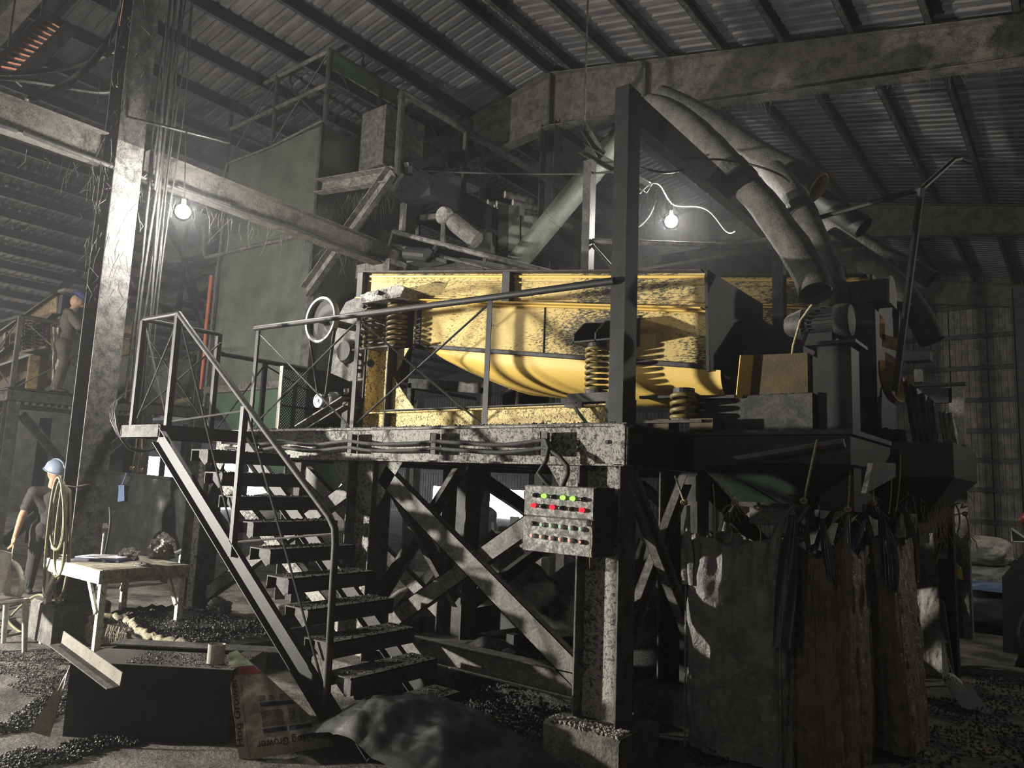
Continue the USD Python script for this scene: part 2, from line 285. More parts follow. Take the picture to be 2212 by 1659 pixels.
# ------------------------------------------------------------------ the hall
XR, ZR, SL, SR = -7.45, 9.35, .175, .22       # ridge line along Y, slopes left and right
X0, X1, Y0, Y1 = -28.0, 9.0, -6.5, 25.3
FR = (3.09, 10.45, 17.85, 25.1)               # frames
zr = lambda x: ZR - (SL * (XR - x) if x < XR else SR * (x - XR))
rng = np.random.default_rng(7)
def hall():
    # floor: trodden earth, uneven near the camera
    fl = thing('floor', 'dark earth floor of the hall strewn with dust and char', 'floor', kind='structure')
    def gf(U, V):
        x = -13 + 15 * U; y = -1.5 + 12.5 * V
        e = np.clip(np.minimum(np.minimum(U, 1 - U), np.minimum(V, 1 - V)) * 12, 0, 1)
        return np.stack([x, y, e * (.05 * (meshkit.fbm(np.stack([x * 1.3, y * 1.3, 0 * x], -1), 4, 3) - .5) + .02 * (meshkit.fbm(np.stack([x * 7, y * 7, 0 * x], -1), 3, 5) - .5))])
    part(fl, 'near_ground', B().grid(gf, 150, 125), 'earth', smooth=True)
    o = B()
    for lo, hi in (((X0, -1.5), (-13, 11)), ((2, -1.5), (X1, 11)), ((X0, 11), (X1, Y1)), ((X0, Y0), (X1, -1.5))):
        o.box((lo[0], lo[1], -.1), (hi[0], hi[1], 0))
    part(fl, 'far_ground', o, 'earth')
    # ceiling: ribbed sheets on purlins
    ce = thing('ceiling', 'ribbed metal roof on dark purlins, sooty underside', 'ceiling', kind='structure')
    rib = [(0, 0), (.11, 0), (.125, .032), (.175, .032), (.19, 0)]
    for side in (0, 1):
        cuts = [(XR, -14.2), (-14.0, -21.2), (-21.0, X0 - .3)] if side == 0 else [(XR, .6), (.4, X1 + .3)]
        for ci, (xa, xb) in enumerate(cuts):
            for k in range(32):
                y = Y0 + k * 1.0
                pr = [(y + j * .2 + a, b) for j in range(5) for a, b in rib] + [(y + 1.03, 0)]
                b = B(); off = .012 * ci + (.004 if k % 2 else 0)
                V = [(x, a, zr(x) + h + off) for x in (xa, xb) for a, h in pr]; n = len(pr)
                b.add(V, [(i, i + 1, n + i + 1, n + i) for i in range(n - 1)])
                part(ce, 'roof_sheet', b, 'roof_sheet')
    for k in range(21):
        x = XR - .06 - k * .97
        if x > X0: part(ce, 'purlin', B().chan((x, Y0, zr(x) - .11), (x, Y1, zr(x) - .11), .2, .075, .006, lip=.02), 'roof_dark_steel')
    for k in range(17):
        x = XR + .42 + k * .95
        part(ce, 'purlin', B().chan((x, Y0, zr(x) - .11), (x, Y1, zr(x) - .11), .2, .085, .006, lip=.02), 'soot_steel')
    # rods between the purlins (sag rods)
    for y in (5.2, 7.6, 12.6, 15.4, 20.3):
        o = B()
        for k in range(16):
            x = XR + .42 + k * .95; o.cyl((x, y, zr(x) - .12), (x + .95, y, zr(x + .95) - .12 + (.06 if k % 2 else -.05)), .008, 5)
        part(ce, 'sag_rod', o, 'grey_steel')
    # walls
    wb = thing('wall_back', 'ribbed metal gable wall on horizontal rails at the far end', 'wall', kind='structure')
    OX0, OX1, OZ = -24.6, -17.4, 1.25
    prof = [(0, 0), (.09, 0), (.10, .03), (.15, .03), (.16, 0)]
    x = X0
    while x < X1 - .01:
        w = .96; z0 = OZ if OX0 < x + .4 < OX1 else 0.0
        pr = [(min(x + j * .16 + a, X1), h) for j in range(6) for a, h in prof] + [(min(x + w + .02, X1), 0)]
        n = len(pr); V = [(a, Y1 + .02 - h, z0) for a, h in pr] + [(a, Y1 + .02 - h, zr(a) + .03) for a, h in pr]
        part(wb, 'wall_sheet', B().add(V, [(i, n + i, n + i + 1, i + 1) for i in range(n - 1)]), 'wall_sheet'); x += w
    for z in (1.0, 1.9, 2.75, 3.6, 4.5, 5.45, 6.4, 7.3):
        xa = OX1 + .2 if z < OZ else X0
        part(wb, 'wall_rail', B().chan((xa, Y1 - .1, z), (X1, Y1 - .1, z), .13, .07, .006, side=(0, -1, 0)), 'soot_steel')
    for x in (-14.5, -1.25, 3.6): part(wb, 'wall_post', B().ibeam((x, Y1 - .25, 0), (x, Y1 - .25, zr(x) - .3), .3, .2, web=(1, 0, 0)), 'soot_steel')
    p = thing('wall_right', 'dark metal side wall of the hall', 'wall', kind='structure'); part(p, 'wall_panel', B().box((X1, Y0, 0), (X1 + .1, Y1, zr(X1))), 'wall_sheet')
    p = thing('wall_left', 'dark metal side wall with a wide doorway to the daylight', 'wall', kind='structure')
    for lo, hi in (((X0 - .1, Y0, 0), (X0, 12.2, zr(X0))), ((X0 - .1, 24.2, 0), (X0, Y1, zr(X0))), ((X0 - .1, 12.2, 2.0), (X0, 24.2, zr(X0)))): part(p, 'wall_panel', B().box(lo, hi), 'wall_sheet')
    p = thing('wall_front', 'dark metal gable wall behind the camera', 'wall', kind='structure')
    part(p, 'wall_panel', B().plate([(X0, Y0, 0), (X1, Y0, 0), (X1, Y0, zr(X1)), (XR, Y0, ZR), (X0, Y0, zr(X0))], .1, (0, -1, 0)), 'wall_sheet')
    # rafters
    for fi, y in enumerate(FR):
        lab = ('deep tapered roof rafter over the near frame, above the left column', 'deep dusty roof rafter with stiffener plates crossing the whole top of the picture', 'second roof rafter behind, seen at right above the gable wall', 'roof rafter against the far gable wall')[fi]
        t = thing('roof_rafter', lab, 'beam', (XR, y, ZR - .5))
        dep = lambda x: max(.42, 1.02 - .066 * abs(x - XR))
        for sgn in (-1, 1):
            xe = X0 if sgn < 0 else X1; xm_ = XR + sgn * 9.1; st = [XR, xm_, xe]
            wp = [(x, y, zr(x) - .24) for x in st] + [(x, y, zr(x) - .24 - dep(x)) for x in st[::-1]]
            part(t, 'web', B().plate([A(*q) - A(0, .006, 0) for q in wp], .012, (0, 1, 0)), 'rafter_steel')
            for nm, f in (('top_flange', lambda x: zr(x) - .23), ('bottom_flange', lambda x: zr(x) - .24 - dep(x))):
                b = B()
                for xa, xb in zip(st, st[1:]): b.bar((xa, y, f(xa)), (xb, y, f(xb)), .24, .016, (0, 0, 1))
                part(t, nm, b, 'rafter_steel')
        for x in (XR, XR - 1.95, XR + 1.95, XR + 7.2, XR - 9):
            part(t, 'stiffener', B().box((x - .02, y - .13, zr(x) - .26 - dep(x)), (x + .02, y + .13, zr(x) - .23)), 'soot_steel')
hall()
def air():
    usdkit.material(stage, '/World/Looks/dusty_air', {'v': ('principled_volume', {'color': (.82, .84, .88), 'density': .0036, 'anisotropy': .7})}, [], volume='v.volume')
    p = solo('hall_air', B().box((X0 - .4, Y0 - .4, -.3), (X1 + .4, Y1 + .4, 10.2)), 'dusty_air', 'thin dusty air filling the hall', 'haze', kind='stuff')
air()
# columns under the ridge and the tie beams between them
for y, lab in ((FR[0], 'steel column at left wrapped with wires, foot in a concrete pedestal'), (FR[1], 'steel column under the ridge behind the yellow machine'), (FR[2], 'steel column under the ridge, further back in the hall')):
    t = thing('ridge_column', lab, 'column', (XR, y, 0))
    for dx, nm in ((-.15, 'flange'), (.15, 'flange')):
        part(t, nm, B().bar((XR + dx, y, .3), (XR + dx, y, 4.75), .26, .016, (1, 0, 0), .002), 'grey_steel' if (y == FR[0] and dx > 0) else 'soot_steel'); part(t, nm, B().bar((XR + dx, y, 4.75), (XR + dx, y, zr(XR) - 1.2), .26, .016, (1, 0, 0), .002), 'soot_steel')  # left column: upper flange darker, shade of tie beam and cables put into colour
    part(t, 'web', B().bar((XR, y, .3), (XR, y, zr(XR) - 1.2), .012, .3, (1, 0, 0)), 'black_steel')
    part(t, 'pedestal', B().box((XR - .26, y - .24, 0), (XR + .26, y + .24, .36), .02), 'concrete')
for ya, yb, lab in ((-6.4, 2.9, 'dusty tie beam running from the left column towards the camera'), (3.3, 10.3, 'dusty tie beam crossing in front of the tall tank')):
    t = thing('tie_beam', lab, 'beam', (XR, ya, 4.6))
    part(t, 'steel_section', B().ibeam((XR, ya, 4.66), (XR, yb, 4.52 if ya > 0 else 4.66), .3, .2), 'rafter_steel')
    o = B()
    for k in range(5):
        yy = ya + .3 + k * (yb - ya - .6) / 4.2; L = (yb - ya) / 4.6
        q = np.linspace(0, 1, 8); o.tube(np.stack([XR + .13 + 0 * q, yy + L * q, 4.5 - .03 * np.sin(PI * q)], 1), .022, 6)
    part(t, 'conduit', o, 'cable_dust')
def bulb(pos, top, lab, mat, r=.068):
    pos = A(*pos); t = thing('hanging_bulb', lab, 'lamp', pos)
    part(t, 'bulb', B().ball(pos, r, 2), mat, smooth=True)
    part(t, 'socket', B().cyl(pos + A(0, 0, .045), pos + A(0, 0, .12), .022, 10), 'black_rubber')
    part(t, 'cord', B().tube([pos + A(0, 0, .11), (pos + A(*top)) / 2 + A(.01, 0, 0), A(*top)], .006, 5), 'black_rubber')
b1 = pX(395, 457, -6.7); bulb(b1, pX(402, 284, -6.7) + A(0, 0, .02), 'bare lit bulb hanging beside the left column', 'bulb_glow')
b2 = pY(1450, 478, 7.2); bulb(b2, b2 + A(.02, .0, .2), 'bare lit bulb hanging behind the tall post', 'bulb_glow')
FILL_BULBS = ((-1.0, -4.6, 4.0, .066, 'behind the camera, ahead of the stairs'), (-13.0, -3.2, 4.0, .075, 'behind the camera at the far left'), (-20.5, 2.0, 4.2, .13, 'by the left side wall'), (-24.0, 7.0, 3.4, .10, 'behind the left rear platform'), (-17.0, 12.5, 4.4, .05, 'beyond the tall tank'), (3.2, 11.5, 4.4, .105, 'beyond the right edge of the picture'))  # unseen bulbs, added to brighten the roof, the bags and the right side
for x, y, z, r_, w in FILL_BULBS: bulb((x, y, z), (x, y, zr(x) - .005), 'added fill bulb out of view, ' + w, 'fill_bulb_glow', r_)
t = thing('work_lamp', 'work lamp on a stand beside the camera', 'lamp', (LAMP[0], LAMP[1], 0))
part(t, 'lamp_housing', B().lathe([(0.0, .16), (.06, .16), (.08, .12), (.125, 0), (.125, -.03), (.119, -.03), (.119, .01), (.07, .1), (0, .1)], LAMP, _z, 24), 'grey_steel', smooth=40)
part(t, 'stand', B().cyl((LAMP[0] - _z[0] * .1, LAMP[1] - _z[1] * .1, 0), LAMP - _z * -.0 + A(0, 0, -.09) - A(_z[0], _z[1], 0) * -.08, .016, 10), 'black_steel')
# ------------------------------------------------------------------ the screen platform
Z = 1.96
pf = thing('screen_platform', 'steel platform with a dusty front beam carrying the yellow vibrating screen', 'platform', (-4.4, 3.9, 0))
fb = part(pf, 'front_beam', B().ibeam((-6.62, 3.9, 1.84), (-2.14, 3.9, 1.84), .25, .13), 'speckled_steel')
part(fb, 'end_plate', B().box((-2.2, 3.835, 1.72), (-2.13, 3.86, 1.955)), 'speckled_steel')
o = B().cyl((-2.28, 3.88, 1.86), (-2.28, 3.91, 1.86), .012, 10); part(fb, 'bolt_hole', o, 'ink_black')
part(pf, 'side_beam', B().ibeam((-2.2, 3.97, 1.84), (-2.2, 8.2, 1.84), .25, .13), 'black_steel')
part(pf, 'side_beam', B().ibeam((-6.55, 3.97, 1.84), (-6.55, 8.2, 1.84), .25, .13), 'black_steel')
part(pf, 'rear_beam', B().ibeam((-6.6, 8.2, 1.84), (-2.14, 8.2, 1.84), .25, .13), 'black_steel')
part(pf, 'rear_beam', B().ibeam((-6.5, 5.0, 1.84), (-2.26, 5.0, 1.84), .22, .12), 'black_steel')
for x in (-4.46, -5.6, -3.3): part(pf, 'joist', B().ibeam((x, 3.97, 1.85), (x, 8.14, 1.85), .2, .1), 'black_steel')
for k in range(4): part(pf, 'deck_plate', B().box((-6.62 + k * 1.125, 3.85, 1.966), (-6.62 + (k + 1) * 1.125 - .008, 8.25, 1.974)), 'grey_steel')
def hcol(x, y, label=None, ped=False):
    for dx in (-.142, .142): part(pf, 'column_flange', B().bar((x + dx, y, .22), (x + dx, y, 1.715), .2, .014, (1, 0, 0), .002), 'grey_steel')
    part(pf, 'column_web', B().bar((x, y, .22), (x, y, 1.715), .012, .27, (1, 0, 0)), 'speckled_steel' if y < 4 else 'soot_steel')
for x in (-2.31, -4.46, -6.85):
    for y in (3.95, 5.05, 8.1): hcol(x, y)
    for y in (3.95, 5.05, 8.1): part(pf, 'footing', B().box((x - .25, y - .24, 0), (x + .25, y + .24, .235), .02), 'concrete')
def brace(p, q, w=.13, mat='scratched_steel', side=(0, -1, 0)):
    part(pf, 'brace', B().chan(p, q, w, .06, .007, web=np.cross(_n(A(*q) - A(*p)), side), side=A(0, 1, 0) if side[1] else A(1, 0, 0)), mat)
y = 3.93
brace((-4.27, y, 1.62), (-2.45, y, .46), .15); brace((-2.45, y + .07, 1.62), (-4.27, y + .07, .46), .13)
brace((-6.7, y, 1.62), (-4.62, y, .42), .13, 'speckled_steel'); brace((-4.62, y + .07, 1.55), (-6.7, y + .07, .42), .13)
brace((-6.7, 8.1, 1.62), (-4.62, 8.1, .42)); brace((-4.62, 8.17, 1.62), (-6.7, 8.17, .42)); brace((-4.27, 8.1, 1.62), (-2.45, 8.1, .46)); brace((-2.45, 8.17, 1.62), (-4.27, 8.17, .46))
brace((-6.7, 5.03, 1.62), (-4.62, 5.03, .42))
for x in (-2.17, -4.33):
    brace((x, 3.98, 1.66), (x, 4.92, .55), .11, 'scratched_steel', (-1, 0, 0)); brace((x - .07, 4.92, 1.66), (x - .07, 3.98, .55), .11, 'scratched_steel', (-1, 0, 0))
    brace((x, 5.15, 1.62), (x, 8.0, .5), .12, 'soot_steel', (-1, 0, 0)); brace((x - .07, 8.0, 1.62), (x - .07, 5.15, .5), .12, 'soot_steel', (-1, 0, 0))
for x, s in ((-4.46, -1), (-4.46, 1), (-2.31, -1), (-6.85, 1)):
    e = x + s * .15
    part(pf, 'gusset', B().plate([(e, 3.9, 1.712), (e + s * .26, 3.9, 1.712), (e, 3.9, 1.36)], .01, (0, 1, 0)), 'speckled_steel')
part(pf, 'lower_tie', B().ibeam((-4.32, 3.95, .40), (-2.45, 3.95, .40), .16, .1), 'scratched_steel')
# cables along the front beam with their brackets, and the drop to the control box
t = thing('cable_run', 'two dusty cables clipped along the front beam and dropping to the control box', 'cable', (-3.9, 3.82, 1.84))
for x in (-5.9, -4.55, -3.65, -2.69):
    b = B().box((x - .02, 3.79, 1.77), (x - .012, 3.885, 1.92)); b.box((x - .02, 3.79, 1.77), (x + .035, 3.796, 1.92)) if x > -5 else None
    part(t, 'bracket', b, 'grey_steel')
for j, z in enumerate((1.865, 1.815)):
    xs = np.linspace(-6.3, -2.69, 60); sag = -.028 * np.abs(np.sin((xs + 4.55) / .93 * PI)) + .004 * np.sin(xs * 9)
    pts = [(x, 3.80, z + s_) for x, s_ in zip(xs, sag)]
    end = [(-2.66, 3.785, z - .004), (-2.63, 3.775, z - .05), (-2.64 + j * .05, 3.765, z - .13), (-2.69 + j * .09, 3.755, 1.66), (-2.60 + j * .06, 3.75, 1.585)] if j == 0 else [(-2.64, 3.785, z - .004), (-2.55, 3.775, z - .05), (-2.48, 3.765, z - .11), (-2.47, 3.755, 1.66), (-2.50, 3.75, 1.585)]
    part(t, 'cable', B().tube(pts + end, .015, 7), 'cable_dust', smooth=True)
# control box
t = thing('control_box', 'dusty grey control box with rows of lamps and push buttons on the front column', 'control box', (-2.44, 3.7, 1.2))
bx0, bx1, bz0, bz1, byf = -2.68, -2.19, 1.195, 1.585, 3.61
bd = part(t, 'enclosure', B().box((bx0 + .005, byf + .012, bz0), (bx1, 3.84, bz1), .006), 'soot_steel')
part(t, 'upper_door', B().box((bx0, byf, 1.405), (bx1 - .008, byf + .014, bz1 - .004), .003), 'control_box')
part(t, 'lower_door', B().box((bx0, byf, bz0 + .002), (bx1 - .008, byf + .014, 1.399), .003), 'control_box')
for z in (1.52, 1.27): part(t, 'hinge', B().cyl((bx0 - .004, byf + .006, z - .025), (bx0 - .004, byf + .006, z + .025), .006, 8), 'grey_steel')
hp = part(t, 'hasp', B().tube([(bx1 - .03 + .012 * math.cos(a), byf - .006, 1.385 + .016 * math.sin(a)) for a in np.linspace(0, 2 * PI, 15)], .0035, 6), 'black_steel')
part(t, 'loose_wire', B().tube([(bx1 - .018, byf - .004, 1.37), (bx1 - .014, byf - .008, 1.30), (bx1 - .02, byf - .006, 1.22), (bx1 - .012, byf - .01, 1.14)], .002, 5), 'rope')
px6 = [1157, 1176, 1197, 1216, 1236, 1261]
lit_g, lit_r = (1, 3, 4), (0, 2, 5)
for r_, z in enumerate((1.525, 1.465, 1.358, 1.287)):
    for c in range(6):
        x = -2.604 + c * .067 + (.0 if r_ > 1 else (.004 if r_ == 0 else -.002)) + (.004 if c == 5 else 0); zz = z - .002 * c
        if r_ < 2:
            on = (c in lit_g) if r_ == 0 else (c in lit_r)
            pl = part(t, 'pilot_lamp', B().lathe([(0, -.032), (.007, -.031), (.0105, -.026), (.0115, -.018), (.0125, -.012), (.014, -.011), (.014, .002)], (x, byf, zz), (0, 1, 0), 14), ('lit_green' if r_ == 0 else 'lit_red') if on else 'dark_button', ('lit green lamp' if r_ == 0 else 'lit red lamp') if on else 'unlit dark lamp', smooth=40)
        else:
            pl = part(t, 'push_button', B().lathe([(0, -.024), (.0085, -.024), (.0092, -.021), (.0092, .0)], (x, byf, zz), (0, 1, 0), 14), ('dark_button' if c == 0 else 'button_green') if r_ == 2 else 'button_pink', ('unlit dark button' if c == 0 else 'green button') if r_ == 2 else 'pink button', smooth=40)
            part(pl, 'collar', B().lathe([(.0098, -.021), (.0125, -.020), (.014, -.012), (.014, .002), (.0095, .002)], (x, byf, zz), (0, 1, 0), 14), 'button_ring' if (r_ + c) % 6 not in (2,) else 'dark_button', smooth=40)
# front guard rail with rod crosses
t = thing('guard_rail', 'front guard rail of the platform, sloping top pipe with crossed rods below', 'railing', (-4.4, 3.85, 2))
ry = 3.88
posts = [(-6.09, 2.93), (-4.66, 2.90), (-3.27, 2.87)]
for x, z in posts: part(t, 'post', B().ang((x, ry, 1.975), (x, ry, z - .01), .045, .045, .005, u=(1, 0, 0), r=(0, 1, 0)), 'black_steel')
part(t, 'top_rail', B().tube([(-6.11, ry, 2.93), (-4.66, ry, 2.905), (-3.27, ry, 2.875), (-2.25, ry, 2.86)], .024, 10), 'black_steel', smooth=40)
for (xa, za), (xb, zb) in zip(posts, posts[1:]):
    part(t, 'cross_rod', B().cyl((xa, ry + .01, za - .03), (xb, ry + .01, 1.98), .008, 6), 'black_steel'); part(t, 'cross_rod', B().cyl((xb, ry + .02, zb - .03), (xa, ry + .02, 1.98), .008, 6), 'black_steel')
t = thing('rear_rail', 'low pipe rail along the left side of the platform by the mesh guard', 'railing', (-6.52, 4.7, 2))
part(t, 'top_rail', B().cyl((-6.54, 3.8, 2.71), (-6.54, 7.6, 2.70), .024, 10), 'black_steel')
for y in (4.3, 6.2): part(t, 'post', B().box((-6.56, y - .02, 1.975), (-6.52, y + .02, 2.70)), 'black_steel')
part(t, 'cross_rod', B().cyl((-6.54, 3.84, 1.99), (-6.54, 4.3, 2.68), .008, 6), 'black_steel'); part(t, 'cross_rod', B().cyl((-6.53, 4.32, 2.66), (-6.53, 6.18, 1.99), .008, 6), 'black_steel')
# tall corner post with the long beam behind it
t = thing('gantry_frame', 'tall dark post at the platform corner with a long beam running back from its top', 'frame', (-2.22, 3.95, 1.98))
gp = part(t, 'corner_post', B().box((-2.285, 3.9, 1.975), (-2.185, 4.06, 4.16), .004), 'black_steel')
part(t, 'long_beam', B().bar((-2.235, 4.06, 4.05), (-2.235, 8.5, 4.05), .1, .2, bev=.003), 'black_steel')
part(t, 'cross_beam', B().bar((-2.2, 6.62, 3.88), (-3.78, 6.62, 3.88), .08, .1), 'soot_steel')
for x, y, zt in ((-3.79, 6.0, 4.83), (-1.98, 6.2, 3.68)):
    part(t, 'rear_post', B().box((x - .045, y - .05, 1.975), (x + .045, y + .05, zt), .003), 'soot_steel')
part(t, 'diagonal_strut', B().cyl((-3.74, 6.0, 3.95), (-2.9, 6.3, 2.9), .018, 8), 'grey_steel'); part(t, 'diagonal_strut', B().cyl((-3.74, 6.0, 3.99), (-2.25, 6.6, 3.85), .026, 8), 'grey_steel')
# ------------------------------------------------------------------ stairs with their landing
t = thing('steel_stairs', 'steel stairs with pipe handrail climbing left to a small landing', 'stairs', (-4.6, 3.4, 0))
YN, YF = 2.99, 3.74
for y in (YN, YF): part(t, 'stringer', B().chan((-5.97, y, 1.86), (-3.28, y, -.02), .15, .04, .007, web=_n(A(.707, 0, 1)), side=(0, -1 if y == YN else -1, 0)), 'black_steel')
for k in range(10):
    x, z = -5.22 + .222 * k, 1.72 - .166 * k
    tr = part(t, 'tread', B().box((x - .24, YN + .02, z + .02), (x, YF, z + .028)).box((x - .008, YN + .02, z - .07), (x, YF, z + .028)).box((x - .24, YN + .02, z - .06), (x - .232, YF, z + .02)), 'soot_steel')
    part(tr, 'tread_cleat', B().plate([(x - .16, YN + .04, z + .02), (x - .01, YN + .04, z + .02), (x - .01, YN + .04, z - .05), (x - .07, YN + .04, z - .09), (x - .16, YN + .04, z - .03)], .006, (0, 1, 0)), 'grey_steel')
# landing
lx0, lx1, ly0, ly1 = -6.56, -5.93, 2.97, 3.83
part(t, 'landing_plate', B().box((lx0, ly0, 1.935), (lx1, ly1, 1.945)), 'grey_steel')
part(t, 'landing_frame', B().ang((lx0, ly0, 1.945), (lx1, ly0, 1.945), .1, .05, .006, u=(0, 0, -1), r=(0, 1, 0)), 'grey_steel')
part(t, 'landing_frame', B().chan((lx1, ly0, 1.895), (lx1, ly1, 1.895), .1, .05, .006, side=(-1, 0, 0)), 'black_steel')
part(t, 'landing_frame', B().chan((lx0, ly0, 1.895), (lx0, ly1, 1.895), .1, .05, .006, side=(1, 0, 0)), 'black_steel')
for x, y, zt in ((-6.42, YN, 2.86), (-5.83, YN, 2.85), (-6.52, 3.76, 2.89)):
    part(t, 'rail_post', B().box((x - .022, y - .022, 1.935), (x + .022, y + .022, zt), .002), 'black_steel')
part(t, 'landing_rail', B().tube([(-6.42, YN, 2.87), (-5.83, YN, 2.86)], .02, 8), 'black_steel', smooth=40)
part(t, 'landing_rail', B().tube([(-6.42, YN, 2.87), (-6.52, 3.76, 2.89)], .02, 8), 'black_steel', smooth=40)
part(t, 'handrail', B().tube([(-5.83, YN, 2.86), (-5.6, YN, 2.69), (-3.72, YN, 1.335), (-3.665, YN, 1.27), (-3.65, YN, 1.18), (-3.63, YN, .25)], .023, 10), 'soot_steel', smooth=40)
part(t, 'rail_post', B().box((-4.775, YN - .02, 1.0), (-4.735, YN + .02, 2.06), .002), 'black_steel')
for p, q in (((-5.83, 1.97), (-4.75, 2.03)), ((-5.8, 2.78), (-4.77, 1.12)), ((-4.73, 2.0), (-3.66, .3)), ((-4.75, 1.1), (-3.66, 1.24)), ((-6.4, 2.8), (-5.86, 1.97)), ((-5.86, 2.8), (-6.4, 1.97))):
    part(t, 'brace_rod', B().cyl((p[0], YN + .012, p[1]), (q[0], YN + .012, q[1]), .008, 6), 'soot_steel')
for p, q in (((YN, 2.8), (3.74, 1.97)), ((3.74, 2.8), (YN, 1.97))): part(t, 'brace_rod', B().cyl((-6.44, p[0], p[1]), (-6.5, q[0], q[1]), .008, 6), 'soot_steel')

# ------------------------------------------------------------------ vibrating screens
def vibrating_screen(lab, off=(0, 0, 0), full=True, dark=False):
    D = A(*off); t = thing('vibrating_screen', lab, 'machine', A(-3.9, 5.2, 1.98) + D)
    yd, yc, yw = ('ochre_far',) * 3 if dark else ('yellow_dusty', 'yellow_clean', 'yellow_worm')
    S = lambda *p: A(*p) + D
    top = lambda x: 3.635 - .143 * (x + 5.7)       # the deck falls to the right
    bot = lambda x: 2.742 - .1333 * (x + 4.42)
    fr = top; xa, xb, yf = -5.70, -2.04, 4.70
    uf = part(t, 'upper_frame', B().plate([S(xa, yf + .08, fr(xa)), S(xb, yf + .08, fr(xb)), S(xb, yf + .08, fr(xb) - .27), S(xa, yf + .08, fr(xa) - .27)], .012, (0, 1, 0)), yd)
    for dz, w, m in ((0, .09, yc), (-.27, .09, yc)):
        part(uf, 'flange', B().bar(S(xa, yf + .045, fr(xa) + dz), S(xb, yf + .045, fr(xb) + dz), w, .012, bev=.003), 'soot_steel' if dz == 0 else m)
    for dz in (-.035, -.085, -.215): part(uf, 'ridge_strip', B().bar(S(xa + .12, yf + .072, fr(xa + .12) + dz), S(xb, yf + .072, fr(xb) + dz), .016, .022 if dz > -.05 else .012, bev=.004), yc if dz > -.05 else yd)
    for x in (xa + .045, -3.78): part(uf, 'stiffener', B().plate([S(x - .04, yf + .01, fr(x - .04)), S(x + .04, yf + .01, fr(x + .04)), S(x + .04, yf + .01, fr(x + .04) - .27), S(x - .04, yf + .01, fr(x - .04) - .27)], .075, (0, 1, 0)), 'black_steel')
    # hull: side plate, curved belly, far side, top cover
    hx0, hx1, hy0, hy1 = -4.93, -2.02, 4.79, 5.8
    sp = part(t, 'side_plate', B().plate([S(hx0, hy0, top(hx0) - .26), S(hx1, hy0, top(hx1) - .26), S(hx1, hy0, bot(hx1)), S(-4.42, hy0, bot(-4.42)), S(hx0, hy0, bot(hx0) - .0)], .012, (0, 1, 0)), yd)
    part(sp, 'lower_flange', B().bar(S(hx0, hy0 - .012, bot(hx0) + .015), S(hx1, hy0 - .012, bot(hx1) + .015), .03, .035, bev=.006), 'soot_steel')
    for x, w in ((-3.42, .006), (-4.86, .05)): part(sp, 'seam_rib', B().bar(S(x, hy0 - .004, top(x) - .27), S(x, hy0 - .004, bot(x) + .03), w, .012, (0, 1, 0)), 'soot_steel')
    part(sp, 'upper_lip', B().bar(S(hx0, hy0 - .02, top(hx0) - .285), S(hx1, hy0 - .02, top(hx1) - .285), .05, .014, bev=.004), yc)
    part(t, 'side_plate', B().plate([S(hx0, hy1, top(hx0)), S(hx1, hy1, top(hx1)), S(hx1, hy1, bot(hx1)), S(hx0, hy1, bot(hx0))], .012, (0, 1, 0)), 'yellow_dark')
    def belly(U, V):
        x = -4.78 + 2.85 * U; a = PI * V; yy = 5.3 - .505 * np.cos(a)
        d = .30 * np.clip(U / .30, 0, 1) ** .6 * (1 - .12 * U)
        zz = (2.742 - .1333 * (x + 4.42)) - d * np.sin(a) ** .8
        return np.stack([x + D[0], yy + D[1], zz + D[2]])
    part(t, 'belly', B().grid(belly, 40, 24, .008), yc, smooth=True)
    part(t, 'end_plate', B().plate([S(hx1, 4.72, top(xb)), S(hx1, 5.84, top(xb)), S(hx1, 5.84, bot(hx1) - .02), S(hx1, 4.76, bot(hx1) - .02)], .02, (1, 0, 0)), 'black_steel')
    part(t, 'top_cover', B().plate([S(xa, 4.8, top(xa) - .03), S(xb, 4.8, top(xb) - .03), S(xb, 5.8, top(xb) - .03), S(xa, 5.8, top(xa) - .03)], .01, (0, 0, 1)), 'soot_steel')
    if not full: return t
    part(t, 'discharge_chute', B().plate([pY(u, v, 5.4) for u, v in ((1560, 690), (1645, 690), (1735, 738), (1735, 775), (1605, 775), (1590, 835), (1560, 830))], .4, (0, 1, 0)), 'black_steel')
    part(t, 'belly_tip', B().plate([S(-1.99, 4.9, 2.42), S(-1.99, 5.7, 2.42), S(-1.87, 5.3, 2.17)], .01, (1, 0, .3)), 'black_steel')
    # mounting brackets and springs
    for x0, x1, z0, z1 in ((-2.93, -2.55, 2.625, 2.80),):
        br = part(t, 'spring_bracket', B().box(S(x0, 4.46, z0), S(x1, 4.79, z0 + .012)), 'black_steel')
        for x in (x0 + .005, x0 + .19, x1 - .017): part(br, 'bracket_rib', B().plate([S(x, 4.79, z0), S(x, 4.79, z1 + .04), S(x, 4.6, z1), S(x, 4.46, z0 + .06), S(x, 4.46, z0)], .012, (1, 0, 0)), 'black_steel')
        part(br, 'back_plate', B().box(S(x0, 4.775, z0), S(x1, 4.79, z1 + .06)), 'black_steel')
    def spr(x, y, z0, z1, r=.078, w=.014, turns=8):
        q = part(t, 'coil_spring', B().spring(S(x, y, z0), S(x, y, z1), r, w, turns), 'spring_paint', smooth=True)
        part(q, 'spring_seat', B().cyl(S(x, y, z1), S(x, y, z1 + .03), r * .9, 18), 'black_rubber'); part(q, 'spring_seat', B().cyl(S(x, y, z0 - .02), S(x, y, z0 + .004), r * 1.05, 18), 'grey_steel')
    spr(-2.78, 4.57, 2.275, 2.60); spr(-4.98, 4.62, 2.80, 3.20, .085, .0155, 8.5); spr(-5.30, 4.62, 2.80, 3.18, .085, .0155, 8.5)
    spr(-2.12, 4.62, 2.06, 2.24, .08, .0155, 4)
